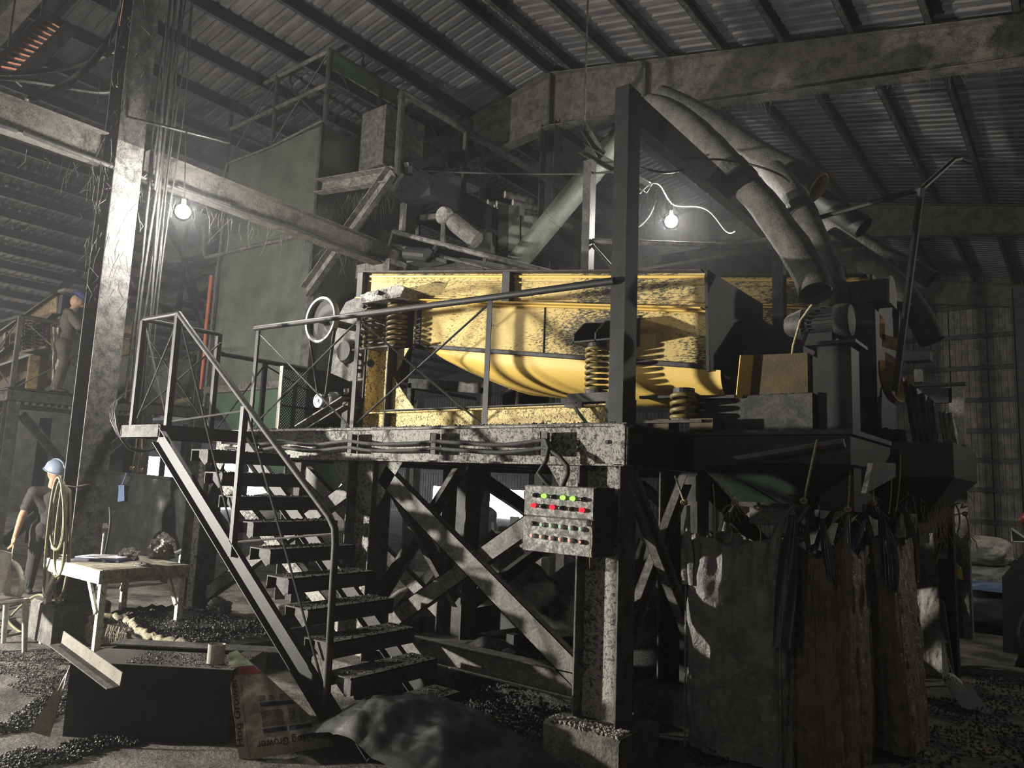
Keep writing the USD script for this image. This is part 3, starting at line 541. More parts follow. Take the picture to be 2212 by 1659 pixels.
    part(t, 'spring_arm', B().plate([S(-5.36, 4.5, 3.22), S(-4.83, 4.5, 3.22), S(-4.78, 4.5, 3.30), S(-4.86, 4.5, 3.335), S(-5.3, 4.5, 3.32)], .28, (0, 1, 0)), 'speckled_steel')
    part(t, 'spring_arm_pin', B().cyl(S(-5.08, 4.49, 3.28), S(-5.08, 4.44, 3.28), .022, 10), 'black_steel')
    # yellow base frame on the deck
    bf = part(t, 'base_frame', B().ibeam(S(-5.24, 4.58, 2.075), S(-2.66, 4.58, 2.075), .2, .16), yw)
    part(bf, 'base_frame_rail', B().bar(S(-4.98, 4.57, 2.185), S(-2.9, 4.57, 2.185), .17, .012, bev=.003), 'soot_steel')
    part(bf, 'base_post', B().chan(S(-5.095, 4.58, 1.98), S(-5.095, 4.58, 2.765), .29, .14, .012, web=(1, 0, 0), side=(0, -1, 0)), yw)
    for x in (-5.25, -4.94): part(bf, 'base_post_flange', B().bar(S(x, 4.58, 1.98), S(x, 4.58, 2.765), .17, .012, (1, 0, 0)), 'soot_steel')
    part(bf, 'base_post_cap', B().box(S(-5.42, 4.48, 2.765), S(-4.86, 4.74, 2.78)), 'soot_steel')
    part(bf, 'post_gusset', B().plate([S(-4.93, 4.56, 2.19), S(-4.62, 4.56, 2.19), S(-4.93, 4.56, 2.5)], .012, (0, 1, 0)), yw)
    part(bf, 'post_gusset', B().plate([S(-4.93, 4.6, 2.76), S(-4.78, 4.6, 2.76), S(-4.93, 4.6, 2.56)], .012, (0, 1, 0)), yw)
    part(bf, 'bolt', B().cyl(S(-5.2, 4.52, 2.62), S(-5.1, 4.44, 2.62), .035, 12).cyl(S(-5.2, 4.46, 2.62), S(-5.2, 4.40, 2.62), .02, 12), 'grey_steel')
    part(bf, 'spring_plinth', B().box(S(-2.98, 4.49, 2.19), S(-2.63, 4.68, 2.255)), 'soot_steel'); part(bf, 'spring_plinth', B().box(S(-3.0, 4.49, 2.155), S(-2.85, 4.68, 2.19)), 'black_steel')
    part(bf, 'plinth_rib', B().bar(S(-2.93, 4.495, 2.17), S(-2.76, 4.495, 1.98), .02, .015, (0, 1, 0)), 'black_steel')
    part(bf, 'base_frame_end', B().box(S(-2.66, 4.5, 1.985), S(-2.5, 4.66, 2.21)), 'black_steel')
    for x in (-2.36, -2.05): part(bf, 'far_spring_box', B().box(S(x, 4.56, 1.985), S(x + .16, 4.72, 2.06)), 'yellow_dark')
    part(bf, 'far_spring_rail', B().box(S(-2.45, 4.52, 2.03), S(-1.95, 4.56, 2.05)), 'soot_steel')
    part(bf, 'far_spring_rail', B().bar(S(-2.5, 4.72, 2.235), S(-1.8, 4.72, 2.215), .04, .02), 'soot_steel')
    # drive: pulley wheel, belts, housing
    wc = S(-5.67, 4.3, 3.05)
    fw = part(t, 'pulley_wheel', B().lathe([(.200, -.028), (.222, -.03), (.226, 0), (.222, .03), (.200, .028), (.196, 0), (.200, -.028)], wc, (0, 1, 0), 48), 'bright_rim', 'bright rimmed pulley wheel', smooth=40)
    part(fw, 'wheel_disc', B().lathe([(0, .035), (.2, .02), (.2, .028), (0, .05)], wc, (0, 1, 0), 32), 'black_steel'); part(fw, 'hub', B().cyl(wc - A(0, .03, 0), wc + A(0, .4, 0), .035, 16), 'grey_steel')
    hs = part(t, 'drive_housing', B().plate([S(-6.02, 4.72, 2.62), S(-5.72, 4.72, 2.52), S(-5.2, 4.72, 2.52), S(-5.12, 4.72, 3.36), S(-5.55, 4.72, 3.40), S(-5.86, 4.72, 3.34), S(-6.05, 4.72, 3.1)], .3, (0, 1, 0)), 'grey_steel')
    part(hs, 'flange_plate', B().plate([S(-5.57, 4.66, 2.54), S(-5.15, 4.66, 2.54), S(-5.12, 4.66, 3.34), S(-5.57, 4.66, 3.37)], .06, (0, 1, 0)), 'scratched_steel')
    for k in range(12): part(hs, 'bolt', B().cyl(S(-5.50, 4.665, 2.6 + k * .064), S(-5.50, 4.63, 2.6 + k * .064), .02, 8), 'black_steel')
    part(hs, 'bearing_cap', B().lathe([(0, -.03), (.1, -.03), (.12, 0), (.13, .06)], S(-5.76, 4.68, 2.82), (0, 1, 0), 20), 'black_steel')
    mc = S(-5.58, 4.3, 2.27)
    part(t, 'drive_belt', B().bar(wc + A(-.2, 0, -.05), mc + A(-.05, 0, .02), .03, .012, (1, 0, 0)), 'cable_dust'); part(t, 'drive_belt', B().bar(wc + A(.2, 0, -.05), mc + A(.05, 0, .03), .03, .012, (1, 0, 0)), 'cable_dust')
    return t
vibrating_screen('yellow vibrating screen with coil springs and black dust on the platform')
vibrating_screen('second yellow screen behind, only its rail seen right of the first', (.72, 1.62, .27), full=False)
# electric motor on its sloping slide base
t = thing('electric_motor', 'small electric motor with bright pulley under the big pulley wheel', 'motor', (-5.58, 4.5, 2.1))
mc = A(-5.58, 4.3, 2.27)
part(t, 'pulley', B().lathe([(0, -.05), (.03, -.05), (.032, -.045), (.05, -.045), (.052, -.05), (.066, -.05), (.068, -.03), (.055, -.01), (.068, .01), (.066, .03), (0, .03)], mc, (0, 1, 0), 24), 'chrome', smooth=30)
part(t, 'hub_cap', B().cyl(mc - A(0, .06, 0), mc, .016, 12), 'paper'); part(t, 'end_bell', B().lathe([(0, .06), (.07, .06), (.1, .1), (.105, .14), (.1, .14)], mc, (0, 1, 0), 24), 'chrome', smooth=30)
mb = B()
for k in range(22): a = 2 * PI * k / 22; mb.bar(mc + A(.095 * math.cos(a), .14, .095 * math.sin(a)), mc + A(.095 * math.cos(a), .42, .095 * math.sin(a)), .006, .024, (math.cos(a), 0, math.sin(a)))
part(t, 'motor_body', mb.cyl(mc + A(0, .14, 0), mc + A(0, .42, 0), .092, 20), 'black_steel'); part(t, 'terminal_box', B().box(mc + A(.05, .2, .08), mc + A(.13, .32, .14), .004), 'black_steel')
part(t, 'slide_base', B().chan((-5.95, 4.42, 2.0), (-5.28, 4.42, 2.26), .1, .25, .012, web=_n(A(-.4, 0, 1)), side=(0, -1, 0)), 'scratched_steel'); part(t, 'slide_base_leg', B().box((-5.36, 4.36, 1.975), (-5.28, 4.5, 2.26)), 'soot_steel')
# mesh guard beside the drive
t = thing('mesh_guard', 'dark wire mesh guard panel with a pale edge strip left of the motor', 'guard', (-6.3, 4.8, 1.98))
gx, ga, gb, z0, z1 = -6.32, 4.36, 5.62, 1.98, 2.66
part(t, 'edge_strip', B().box((gx - .03, ga - .012, z0), (gx + .02, ga, z1)), 'table_white', 'edge strip coloured pale as lit')  # pale colour stands for lamp light on this edge
part(t, 'frame', B().box((gx - .01, ga, z1 - .03), (gx + .015, gb, z1)).box((gx - .01, ga, z0), (gx + .015, gb, z0 + .03)).box((gx - .01, ga + .42, z0), (gx + .015, ga + .45, z1)).box((gx - .01, gb - .03, z0), (gx + .015, gb, z1)).box((gx - .01, ga, 2.25), (gx + .015, gb, 2.27)), 'black_steel')
mb = B(); step = .03; L = z1 - z0
for k in range(-int(L / step), int((gb - ga) / step)):
    for s in (0, 1):
        ya, yb = ga + k * step, ga + k * step + L
        za, zb = (z0, z1) if s == 0 else (z1, z0)
        u0, u1 = max(0, (ga - ya) / L), min(1, (gb - ya) / L)
        if u1 - u0 > .02: mb.bar((gx + s * .003, ya + u0 * L, za + u0 * (zb - za)), (gx + s * .003, ya + u1 * L, za + u1 * (zb - za)), .004, .008, (0, 0, 1))
part(t, 'wire_mesh', mb, 'black_steel', kind='stuff')
# ------------------------------------------------------------------ tall tank behind the platform, with its catwalk
TX0, TX1, TY0, TY1 = -12.35, -9.58, 7.0, 9.3
t = thing('storage_tank', 'tall grey green steel tank behind the platform, tapering to a green hopper', 'tank', (-11, 8.1, 0))
def bulge(x0, x1, z0, z1, d):
    return lambda U, V: np.stack([x0 + (x1 - x0) * U, TY0 - .004 - d * np.sin(PI * U) ** .7 * np.sin(PI * V) ** .7 - .015 * (meshkit.fbm(np.stack([U * 5, V * 7, 0 * U + d], -1), 3, 4) - .5), z0 + (z1 - z0) * V])
part(t, 'body', B().box((TX0, TY0, 3.05), (TX1, TY1, 7.26)), 'tank_green')
part(t, 'front_panel', B().grid(bulge(TX0, TX1 - .02, 3.1, 4.75, .05), 30, 24, .0), 'tank_green', smooth=True)
part(t, 'front_panel', B().grid(bulge(TX0, TX1 - .02, 4.8, 5.5, .02), 24, 12, .0), 'tank_green', smooth=True)
part(t, 'front_panel', B().grid(bulge(TX0, TX1 - .02, 5.55, 7.2, .03), 24, 16, .0), 'tank_green', smooth=True)
part(t, 'flange', B().box((TX0 - .08, TY0 - .08, 2.93), (TX1 + .08, TY1 + .08, 3.05)), 'grey_steel')
part(t, 'corner_angle', B().ang((TX1, TY0 - .02, 3.05), (TX1, TY0 - .02, 7.3), .06, .06, .008, u=(0, 1, 0), r=(-1, 0, 0)), 'soot_steel')
def frust(a, b_, za, zb):   # rectangles (x0,y0,x1,y1)
    r = lambda q, z: [(q[0], q[1], z), (q[2], q[1], z), (q[2], q[3], z), (q[0], q[3], z)]
    return B().add(r(a, za) + r(b_, zb), [(i, (i + 1) % 4, 4 + (i + 1) % 4, 4 + i) for i in range(4)] + [(3, 2, 1, 0), (4, 5, 6, 7)])
part(t, 'hopper', frust((TX0, TY0, TX1, TY1), (-11.3, 7.9, -10.6, 8.5), 2.93, 1.2), 'hopper_green', 'smooth green hopper under the tank')
part(t, 'outlet', B().box((-11.3, 7.9, .9), (-10.6, 8.5, 1.2)), 'soot_steel')
for x in (TX0 - .1, TX1 + .1):
    for y in (TY0 - .1, TY1 + .1): part(t, 'leg', B().ibeam((x, y, 0), (x, y, 3.0), .2, .18, web=(1, 0, 0)), 'soot_steel')
p = part(t, 'conduit', B().tube([(TX0 + .12, 6.93, 6.9), (TX0 + .1, 6.93, 5.4), (TX0 + .06, 6.93, 5.2), (TX0 + .06, 6.93, 2.7)], .03, 8), 'grey_steel', smooth=True)
part(t, 'red_conduit', B().tube([(TX0 - .06, 6.9, 5.1), (TX0 - .07, 6.9, 4.2), (TX0 - .05, 6.9, 3.5), (TX0 - .08, 6.9, 2.6)], .035, 8), 'red_pipe', 'red lead down the tank edge', smooth=True)
a = pY(440, 490, 6.9); b = pY(441, 557, 6.9); c = pY(668, 503, 6.9)
part(t, 'pipe_run', B().tube([a, b + A(0, 0, .06), b + A(.06, 0, 0), c], .035, 8), 'grey_steel', smooth=True)
# a lit inlet box on the right side
i0 = pX(800, 362, -9.2)
part(t, 'inlet_box', B().box((-9.5, i0[1], i0[2]), (-8.9, i0[1] + .9, i0[2] + 1.05), .01), 'grey_steel')
# catwalk rail round the tank roof
t = thing('catwalk_rail', 'cobwebbed pipe railing with crossed rods round the top of the tall tank', 'railing', (-10, 7, 7.3))
z0, z1, z2 = 7.28, 7.95, 8.55
fl, frt, bk = (TX0 - .05, TY0 - .02), (TX1 + .05, TY0 - .02), (TX1 + .05, 10.2)
xs = np.linspace(fl[0], frt[0], 3)
P8 = [(x, fl[1]) for x in xs] + [(bk[0], y) for y in (8.1, 9.2, 10.2)] + [(fl[0], 9.2)]
for x, y in P8: part(t, 'post', B().cyl((x, y, z0), (x, y, z2), .04, 8), 'soot_steel')
for z in (z1, z2):
    part(t, 'rail', B().tube([(fl[0], fl[1], z), (frt[0], frt[1], z)], .035, 8), 'grey_steel'); part(t, 'rail', B().tube([(frt[0], frt[1], z), (bk[0], bk[1], z)], .035, 8), 'soot_steel'); part(t, 'rail', B().tube([(fl[0], fl[1], z), (fl[0], 9.2, z)], .03, 8), 'soot_steel'); part(t, 'rail', B().tube([(fl[0], 9.2, z), (TX1, 9.2, z)], .03, 8), 'soot_steel')
part(t, 'toe_conduit', B().tube([(fl[0], fl[1] - .04, z0 - .3), (fl[0] + .1, fl[1] - .04, z0 - .04), ((fl[0] + frt[0]) / 2, fl[1] - .04, z0 - .07), (frt[0], frt[1] - .04, z0 + .02)], .022, 6), 'grey_steel', smooth=True)
for (xa, ya), (xb, yb) in list(zip(P8[:3], P8[1:3])) + list(zip(P8[2:5], P8[3:6])) + [(P8[0], P8[6])]:
    part(t, 'cross_rod', B().cyl((xa, ya, z0), (xb, yb, z2), .014, 5), 'soot_steel'); part(t, 'cross_rod', B().cyl((xa, ya, z2), (xb, yb, z0), .014, 5), 'soot_steel')
part(t, 'walkway', B().box((TX1, TY1, 7.2), (TX1 + .6, 10.4, 7.28)), 'soot_steel')
part(t, 'side_board', B().box((TX1 + .02, 7.05, z2 - .3), (TX1 + .06, 8.5, z2 - .02)), 'hopper_green')
# ------------------------------------------------------------------ channel frame between the tank and the ridge
t = thing('channel_frame', 'heavy dusty channel frame with a long diagonal leg between tank and yellow screen', 'frame', pY(850, 380, 6.3))
yy = 6.3; n0 = pY(852, 378, yy)
part(t, 'channel', B().chan(pY(688, 404, yy), n0, .20, .14, .012, side=(0, -1, 0)), 'grey_steel')
part(t, 'diagonal_leg', B().chan(n0 + A(0, -.06, .02), pY(668, 632, yy) + A(0, -.06, 0), .2, .1, .012, web=(1, 0, .8), side=(0, -1, 0)), 'grey_steel')
part(t, 'node_plate', B().plate([pY(842, 372, yy), pY(925, 385, yy), pY(930, 420, yy), pY(870, 440, yy), pY(845, 410, yy)], .16, (0, 1, 0)), 'black_steel')
part(t, 'rear_arm', B().bar(n0 + A(.15, .1, -.05), n0 + A(.2, 4.0, -.1), .16, .34, bev=.01), 'black_steel')
part(t, 'upright', B().cyl(n0 + A(.05, 0, 0), n0 + A(.05, 0, 1.15), .045, 8), 'soot_steel'); part(t, 'upright', B().cyl(n0 + A(.05, 1.3, .1), n0 + A(.05, 1.3, 1.2), .04, 8), 'soot_steel')
part(t, 'hanger', B().box(pY(872, 440, yy) - A(.03, .03, .36), pY(872, 440, yy) + A(.03, .03, .0)), 'grey_steel')
part(t, 'top_rail', B().cyl(n0 + A(.05, 0, 1.15), n0 + A(.05, 5.2, 1.15), .05, 8), 'soot_steel')
part(t, 'cross_arm', B().bar(n0 + A(.1, .1, .12), pY(1040, 322, 8.6), .1, .12), 'black_steel'); part(t, 'drop_post', B().box(pY(1040, 452, 8.6) - A(.04, .04, 0), pY(1040, 322, 8.6) + A(.04, .04, 0)), 'black_steel')
part(t, 'foot_post', B().box(pY(668, 632, yy) - A(.1, .0, 0) - A(0, 0, pY(668, 632, yy)[2] - 1.98), pY(668, 632, yy) + A(.1, .14, .02)), 'soot_steel')
part(t, 'foot_post', B().box(A(n0[0] + .12, 10.2, 0), A(n0[0] + .28, 10.36, n0[2])), 'soot_steel')
# ------------------------------------------------------------------ feed conveyor above the screen
t = thing('feed_conveyor', 'dark inclined conveyor with pipe rail and pulley above the yellow screen', 'conveyor', pY(1000, 550, 6.6))
yy = 6.6; q = lambda u, v, y=yy: pY(u, v, y)
part(t, 'pipe_rail', B().cyl(q(850, 500), q(1195, 590), .035, 8), 'grey_steel'); part(t, 'pipe_rail', B().cyl(q(848, 528), q(1100, 590), .025, 8), 'soot_steel')
for u, v, w, x in ((850, 500, 840, 532), (945, 525, 925, 565), (1050, 555, 1044, 585)): part(t, 'rail_post', B().cyl(q(u, v), q(w, x), .03, 6), 'soot_steel')
part(t, 'trough', B().plate([q(840, 532, 6.9), q(1180, 585, 6.9), q(1180, 615, 6.9), q(840, 600, 6.9)], .5, (0, 1, 0)), 'black_steel')
part(t, 'end_box', B().box(q(768, 602, 6.5), A(q(842, 556, 6.5)[0], 6.9, q(842, 556, 6.5)[2]), .01), 'grey_steel')
part(t, 'skid', B().box(q(878, 568, 6.5), q(930, 548, 6.5) + A(0, .3, 0)), 'duct_grey')
wc = q(960, 466)
part(t, 'pulley', B().lathe([(0, -.06), (.10, -.06), (.115, -.04), (.115, .04), (.10, .06), (0, .06)], wc, (0, 1, 0), 24), 'scratched_steel', smooth=40)
part(t, 'drum', B().cyl(wc + A(.05, .08, -.05), wc + A(.4, .2, -.35), .11, 16), 'grey_steel')
part(t, 'bracket', B().bar(q(900, 472), q(960, 466), .04, .07).bar(q(903, 470), q(903, 508), .04, .06).bar(wc, q(957, 530), .04, .07), 'soot_steel')
part(t, 'motor', B().cyl(q(880, 548, 6.4), q(925, 552, 6.4), .09, 14), 'black_steel')
for u0, v0, u1, v1, m in ((1076, 440, 1097, 530, 'dark_green'), (1098, 442, 1122, 545, 'tank_green'), (1126, 465, 1150, 545, 'tank_green'), (1010, 500, 1060, 545, 'tank_green')):
    part(t, 'chute_panel', B().plate([q(u0, v0, 8.0), q(u1, v0 + 3, 8.0), q(u1, v1, 8.0), q(u0, v1 - 4, 8.0)], .12, (0, 1, 0)), m)
# bundle of tubes
ends = ((1053, 438), (1072, 441), (1090, 420), (1107, 438), (1057, 462), (1073, 456), (1080, 474), (1067, 449), (1112, 462), (1064, 478))
for i, (u, v) in enumerate(ends):
    c = pY(u, v, 10.0); bb = B().cyl(c, c + A(.5, 1.1, .0), .062, 12); tt = thing('timber_pole', 'stacked pole behind the screen, pale end ' + ('farthest left', 'just left of the middle at the top row', 'highest of all', 'right of the dark panel top', 'at left in the second row', 'in the middle of the second row', 'lowest in the middle', 'tucked between the top two rows', 'behind the dark panel at right', 'lowest at left')[i], 'pole', c, group='stacked poles behind the screen')
    part(tt, 'shaft', bb, 'grey_steel'); part(tt, 'cut_end', B().cyl(c - A(.002, .003, 0), c + A(.006, .008, 0), .063, 12), 'log_end')
solo('pole_rack', B().box(pY(1045, 484, 10.05), pY(1122, 481, 10.05) + A(0, 1.2, 0)).box(pY(1060, 484, 10.2) - A(0, 0, 5.5), pY(1070, 484, 10.2) + A(0, .1, 0)), 'black_steel', 'dark rack holding the stacked poles', 'rack')
# large sloping duct and the struts crossing it
t = thing('round_duct', 'large pale round duct sloping up to the right behind the tall post', 'duct', pY(1200, 480, 7.4))
da, db = pY(1112, 572, 7.4), pY(1352, 282, 7.4)
part(t, 'duct', B().cyl(da, db, .145, 20), 'duct_grey', smooth=40)
for k in (.02, .36, .7): c = da + (db - da) * k; part(t, 'band', B().cyl(c, c + (db - da) * .012, .152, 20), 'duct_grey')
part(t, 'duct_elbow', B().tube([db - (db - da) * .02, db + A(.1, 0, .12), db + A(.25, .1, .2), db + A(.6, .3, .26)], .145, 16), 'duct_grey', smooth=True)
t = thing('roof_hanger', 'bent metal channel braced across the top of the round duct', 'brace', pY(1320, 350, 7.0))
part(t, 'channel', B().chan(pY(1258, 322, 7.0), pY(1400, 405, 7.0), .12, .08, .008, side=(0, -1, 0)), 'duct_grey'); part(t, 'channel', B().chan(pY(1262, 275, 7.0), pY(1300, 335, 7.0), .1, .06, .008, side=(0, -1, 0)), 'grey_steel')
part(t, 'hanger_rod', B().cyl(pY(1262, 275, 7.0), A(*pY(1262, 275, 7.0)[:2], zr(pY(1262, 275, 7.0)[0]) - .2), .012, 6), 'grey_steel')
# ------------------------------------------------------------------ dust pipes at right
def spline(pts, n=30):
    pts = np.asarray(pts, float); s = np.concatenate([[0], np.cumsum(np.linalg.norm(np.diff(pts, axis=0), axis=1))])
    from scipy.interpolate import CubicSpline
    return CubicSpline(s, pts)(np.linspace(0, s[-1], n))
def rough(b, amp=.012, f=9, seed=1):
    v, fc = b.mesh(); b.v = [v + amp * (np.stack([meshkit.fbm(v * f + k * 7.1, 3, seed) for k in range(3)], 1) - .5) * 2]; b.f = [fc]; return b
PX = lambda *l: [pY(*q) for q in l]
t = thing('dust_pipe', 'fat dusty pipe curving down to an open mouth above the motor', 'pipe', pY(1650, 430, 5.3))
main = spline(PX((1405, 228, 6.2), (1500, 280, 5.95), (1590, 375, 5.7), (1655, 450, 5.5), (1715, 535, 5.35), (1752, 600, 5.25), (1764, 634, 5.2)), 40)
part(t, 'pipe', rough(B().pipe(main, .118, .012, 24)), 'pipe_dust', smooth=True)
part(t, 'joint_ring', B().tube(main[19:23], .128, 24), 'soot_steel'); part(t, 'joint_lug', B().box(pY(1626, 420, 5.5) - A(.03, .03, .05), pY(1626, 420, 5.5) + A(.03, .03, .05)), 'black_steel')
t = thing('dust_pipe', 'upper fat dusty pipe running back under the roof to a reddish open end', 'pipe', pY(1600, 330, 6.6))
up_ = spline(PX((1425, 215, 6.9), (1520, 262, 6.9), (1620, 328, 6.9), (1700, 372, 6.9), (1768, 405, 6.9)), 24)
part(t, 'pipe', rough(B().pipe(up_, .15, .012, 24), .014, 7, 3), 'pipe_dust', smooth=True)
part(t, 'red_liner', B().pipe(np.array([up_[-1] - (up_[-1] - up_[-2]) * .6, up_[-1] + (up_[-1] - up_[-2]) * .02]), .139, .01, 24), 'ochre_far', 'reddish inner lining at the open end')
br = spline(PX((1668, 372, 6.7), (1715, 425, 6.5), (1752, 500, 6.3), (1790, 590, 6.15), (1803, 668, 6.1)), 26)
part(t, 'branch_pipe', rough(B().pipe(br, .112, .012, 20), .01, 9, 5), 'pipe_dust', smooth=True); part(t, 'joint_ring', B().tube(br[9:12], .122, 20), 'soot_steel')
t = thing('stub_pipe', 'short dark pipe stub beyond the red pipe end', 'pipe', pY(1820, 465, 7.2)); part(t, 'pipe', B().pipe(np.array(PX((1772, 430, 7.2), (1820, 462, 7.2), (1866, 492, 7.2))), .11, .01, 16), 'black_steel', smooth=True)
for l, r, lab in ((((1775, 470, 7.8), (1890, 540, 7.8), (2010, 606, 7.8)), .105, 'straight dusty pipe falling right under the roof, upper of two'), (((1790, 512, 7.4), (1880, 570, 7.4), (1950, 632, 7.4), (1990, 690, 7.4), (2014, 738, 7.4)), .11, 'bent dusty pipe falling right in front of the gable wall, lower of two')):
    t = thing('dust_pipe', lab, 'pipe', pY(*l[1])); part(t, 'pipe', rough(B().pipe(spline(PX(*l), 20), r, .01, 18), .008, 8, 7), 'pipe_dust', smooth=True)
# thin pole with stay rods
t = thing('stay_pole', 'thin leaning pole at right tied to rods under the roof', 'pole', pY(1935, 842, 6.0))
pa, pb = pY(1990, 408, 6.0), pY(1934, 845, 6.0)
part(t, 'pole', B().cyl(pb, pa, .026, 8), 'soot_steel'); part(t, 'stay_rod', B().cyl(pa, pY(1700, 490, 6.6), .02, 6), 'black_steel'); part(t, 'stay_rod', B().tube(PX((1988, 410, 6.0), (2060, 345, 6.4), (2075, 342, 6.5), (2095, 348, 6.6)), .02, 6), 'soot_steel')
# ------------------------------------------------------------------ discharge box, hopper and gear post
t = thing('discharge_box', 'grey steel box with granules on its rim at the right end of the platform', 'box', (-1.73, 5.2, 2.0))
part(t, 'front_panel', B().box((-2.13, 4.75, 1.99), (-1.32, 4.762, 2.225), .003), 'soot_steel')
part(t, 'side_panel', B().box((-2.13, 4.762, 1.99), (-2.118, 5.7, 2.225)), 'soot_steel'); part(t, 'side_panel', B().box((-1.332, 4.762, 1.99), (-1.32, 5.7, 2.225)), 'soot_steel'); part(t, 'back_panel', B().box((-2.13, 5.7, 1.99), (-1.32, 5.712, 2.225)), 'soot_steel')
part(t, 'lid', B().box((-2.12, 4.762, 2.19), (-1.33, 5.7, 2.205)), 'soot_steel')
def grains(n, fn, lo, hi, seed, flat=.7):
    r = np.random.default_rng(seed); ico = trimesh.creation.icosahedron(); b = B(); V = []; F = []
    for k in range(n):
        c = A(*fn(r)); s = r.uniform(lo, hi); M = trimesh.transformations.random_rotation_matrix(r.random(3))[:3, :3]
        o = trimesh_oct if hi < .02 else ico
        V.append((o.vertices * A(1, r.uniform(.5, 1), flat) * s) @ M.T + c); F.append(o.faces + k * len(o.vertices))
    return b.add(np.vstack(V), np.vstack(F))
trimesh_oct = trimesh.Trimesh([(1, 0, 0), (-1, 0, 0), (0, 1, 0), (0, -1, 0), (0, 0, 1), (0, 0, -1)], [(0, 2, 4), (2, 1, 4), (1, 3, 4), (3, 0, 4), (2, 0, 5), (1, 2, 5), (3, 1, 5), (0, 3, 5)], process=False)
part(t, 'rim_granules', grains(260, lambda r: (r.uniform(-2.12, -1.33), r.uniform(4.75, 4.8), 2.226), .003, .008, 11), 'coal', kind='stuff')
part(t, 'pale_stub', B().cyl((-1.42, 4.85, 2.2), (-1.42, 4.85, 2.36), .04, 14), 'paper', 'pale upright pipe stub')
t = thing('yellow_chute', 'small yellow chute box with a left side coloured as lit beside the discharge box', 'chute', (-1.6, 5.1, 2.2))
part(t, 'front_panel', B().plate([(-1.74, 4.8, 2.205), (-1.36, 4.8, 2.205), (-1.36, 4.8, 2.49), (-1.71, 4.8, 2.50)], .01, (0, 1, 0)), 'yellow_dark'); part(t, 'side_panel', B().plate([(-1.80, 4.72, 2.205), (-1.74, 4.8, 2.205), (-1.71, 4.8, 2.50), (-1.77, 4.72, 2.49)], .01, (1, 0, 0)), 'yellow_clean', 'yellow side coloured as lit'); part(t, 'back_panel', B().box((-1.74, 5.4, 2.205), (-1.36, 5.41, 2.5)), 'yellow_dark'); part(t, 'side_panel', B().box((-1.37, 4.81, 2.205), (-1.36, 5.4, 2.49)), 'yellow_dark')  # dim front, bright left side: shade and light put into the panel colours
t = thing('bagging_hopper', 'dark green bagging hopper hanging under the platform end above the bags', 'hopper', (-1.6, 5.2, 1.4))
part(t, 'top_frame', B().box((-2.1, 4.62, 1.955), (-1.06, 4.68, 1.985)).box((-1.12, 4.68, 1.955), (-1.06, 5.8, 1.985)).box((-2.1, 5.74, 1.955), (-1.06, 5.8, 1.985)), 'soot_steel')
part(t, 'upper_skirt', B().box((-2.06, 4.65, 1.78), (-1.08, 5.78, 1.955)), 'dark_green')
part(t, 'cone', frust((-2.06, 4.65, -1.08, 5.78), (-1.82, 4.86, -1.38, 5.3), 1.78, 1.53), 'dark_green'); part(t, 'spout', B().box((-1.73, 4.78, 1.39), (-1.44, 5.2, 1.5), .004), 'scratched_steel', 'pale scratched spout'); part(t, 'rim', B().box((-1.85, 4.78, 1.5), (-1.35, 5.32, 1.53)), 'soot_steel')
part(t, 'stay', B().cyl((-2.03, 4.6, 1.74), (-1.1, 4.6, 1.9), .03, 8), 'soot_steel')
t = thing('bagging_hopper', 'second dark hopper behind the first, over the far bags', 'hopper', (-1.1, 6.6, 1.4))
part(t, 'upper_skirt', B().box((-1.6, 6.0, 1.75), (-.72, 7.4, 2.0)), 'dark_green'); part(t, 'cone', frust((-1.6, 6.0, -.72, 7.4), (-1.3, 6.3, -.98, 6.8), 1.75, 1.42), 'dark_green'); part(t, 'spout', B().box((-1.28, 6.32, 1.25), (-1.0, 6.78, 1.42)), 'soot_steel')
part(t, 'side_plate', B().plate([pX(1875, 1000, -.75), pX(1925, 1000, -.75), pX(1925, 1030, -.75), pX(1860, 1065, -.75)], .02, (1, 0, 0)), 'grey_steel')
t = thing('gear_post', 'square dark post carrying a finned motor beside the hopper', 'post', (-1.2, 4.85, 1.6))
part(t, 'post', B().box((-1.3, 4.8, 1.5), (-1.1, 5.0, 2.525), .006), 'black_steel'); part(t, 'cap_plate', B().box((-1.36, 4.74, 2.525), (-1.06, 5.06, 2.545)), 'black_steel')
t = thing('finned_motor', 'dark finned electric motor on top of the square post', 'motor', (-1.21, 4.9, 2.545))
mc = pY(1772, 698, 4.9); mb = B()
for k in range(26): a = 2 * PI * k / 26; mb.bar(mc + A(-.10, .092 * math.cos(a), .092 * math.sin(a)), mc + A(.10, .092 * math.cos(a), .092 * math.sin(a)), .006, .03, (0, math.cos(a), math.sin(a)))
part(t, 'body', mb.cyl(mc - A(.11, 0, 0), mc + A(.11, 0, 0), .088, 20), 'black_steel')
part(t, 'fan_cover', B().lathe([(0, .2), (.06, .2), (.10, .19), (.112, .17), (.112, .1), (.1, .1)], mc, (1, 0, 0), 24), 'soot_steel', smooth=40); part(t, 'gear_head', B().lathe([(0, -.22), (.05, -.22), (.07, -.2), (.1, -.12), (.105, -.1)], mc, (1, 0, 0), 20), 'soot_steel', smooth=40)
part(t, 'foot', B().box((mc[0] - .09, 4.82, 2.545), (mc[0] + .09, 4.98, mc[2] - .08)), 'black_steel'); part(t, 'lead', B().tube([mc + A(-.02, -.11, .1), mc + A(-.09, -.12, .0), mc + A(-.14, -.11, -.16), mc + A(-.16, -.08, -.24)], .009, 6), 'rope', smooth=True)
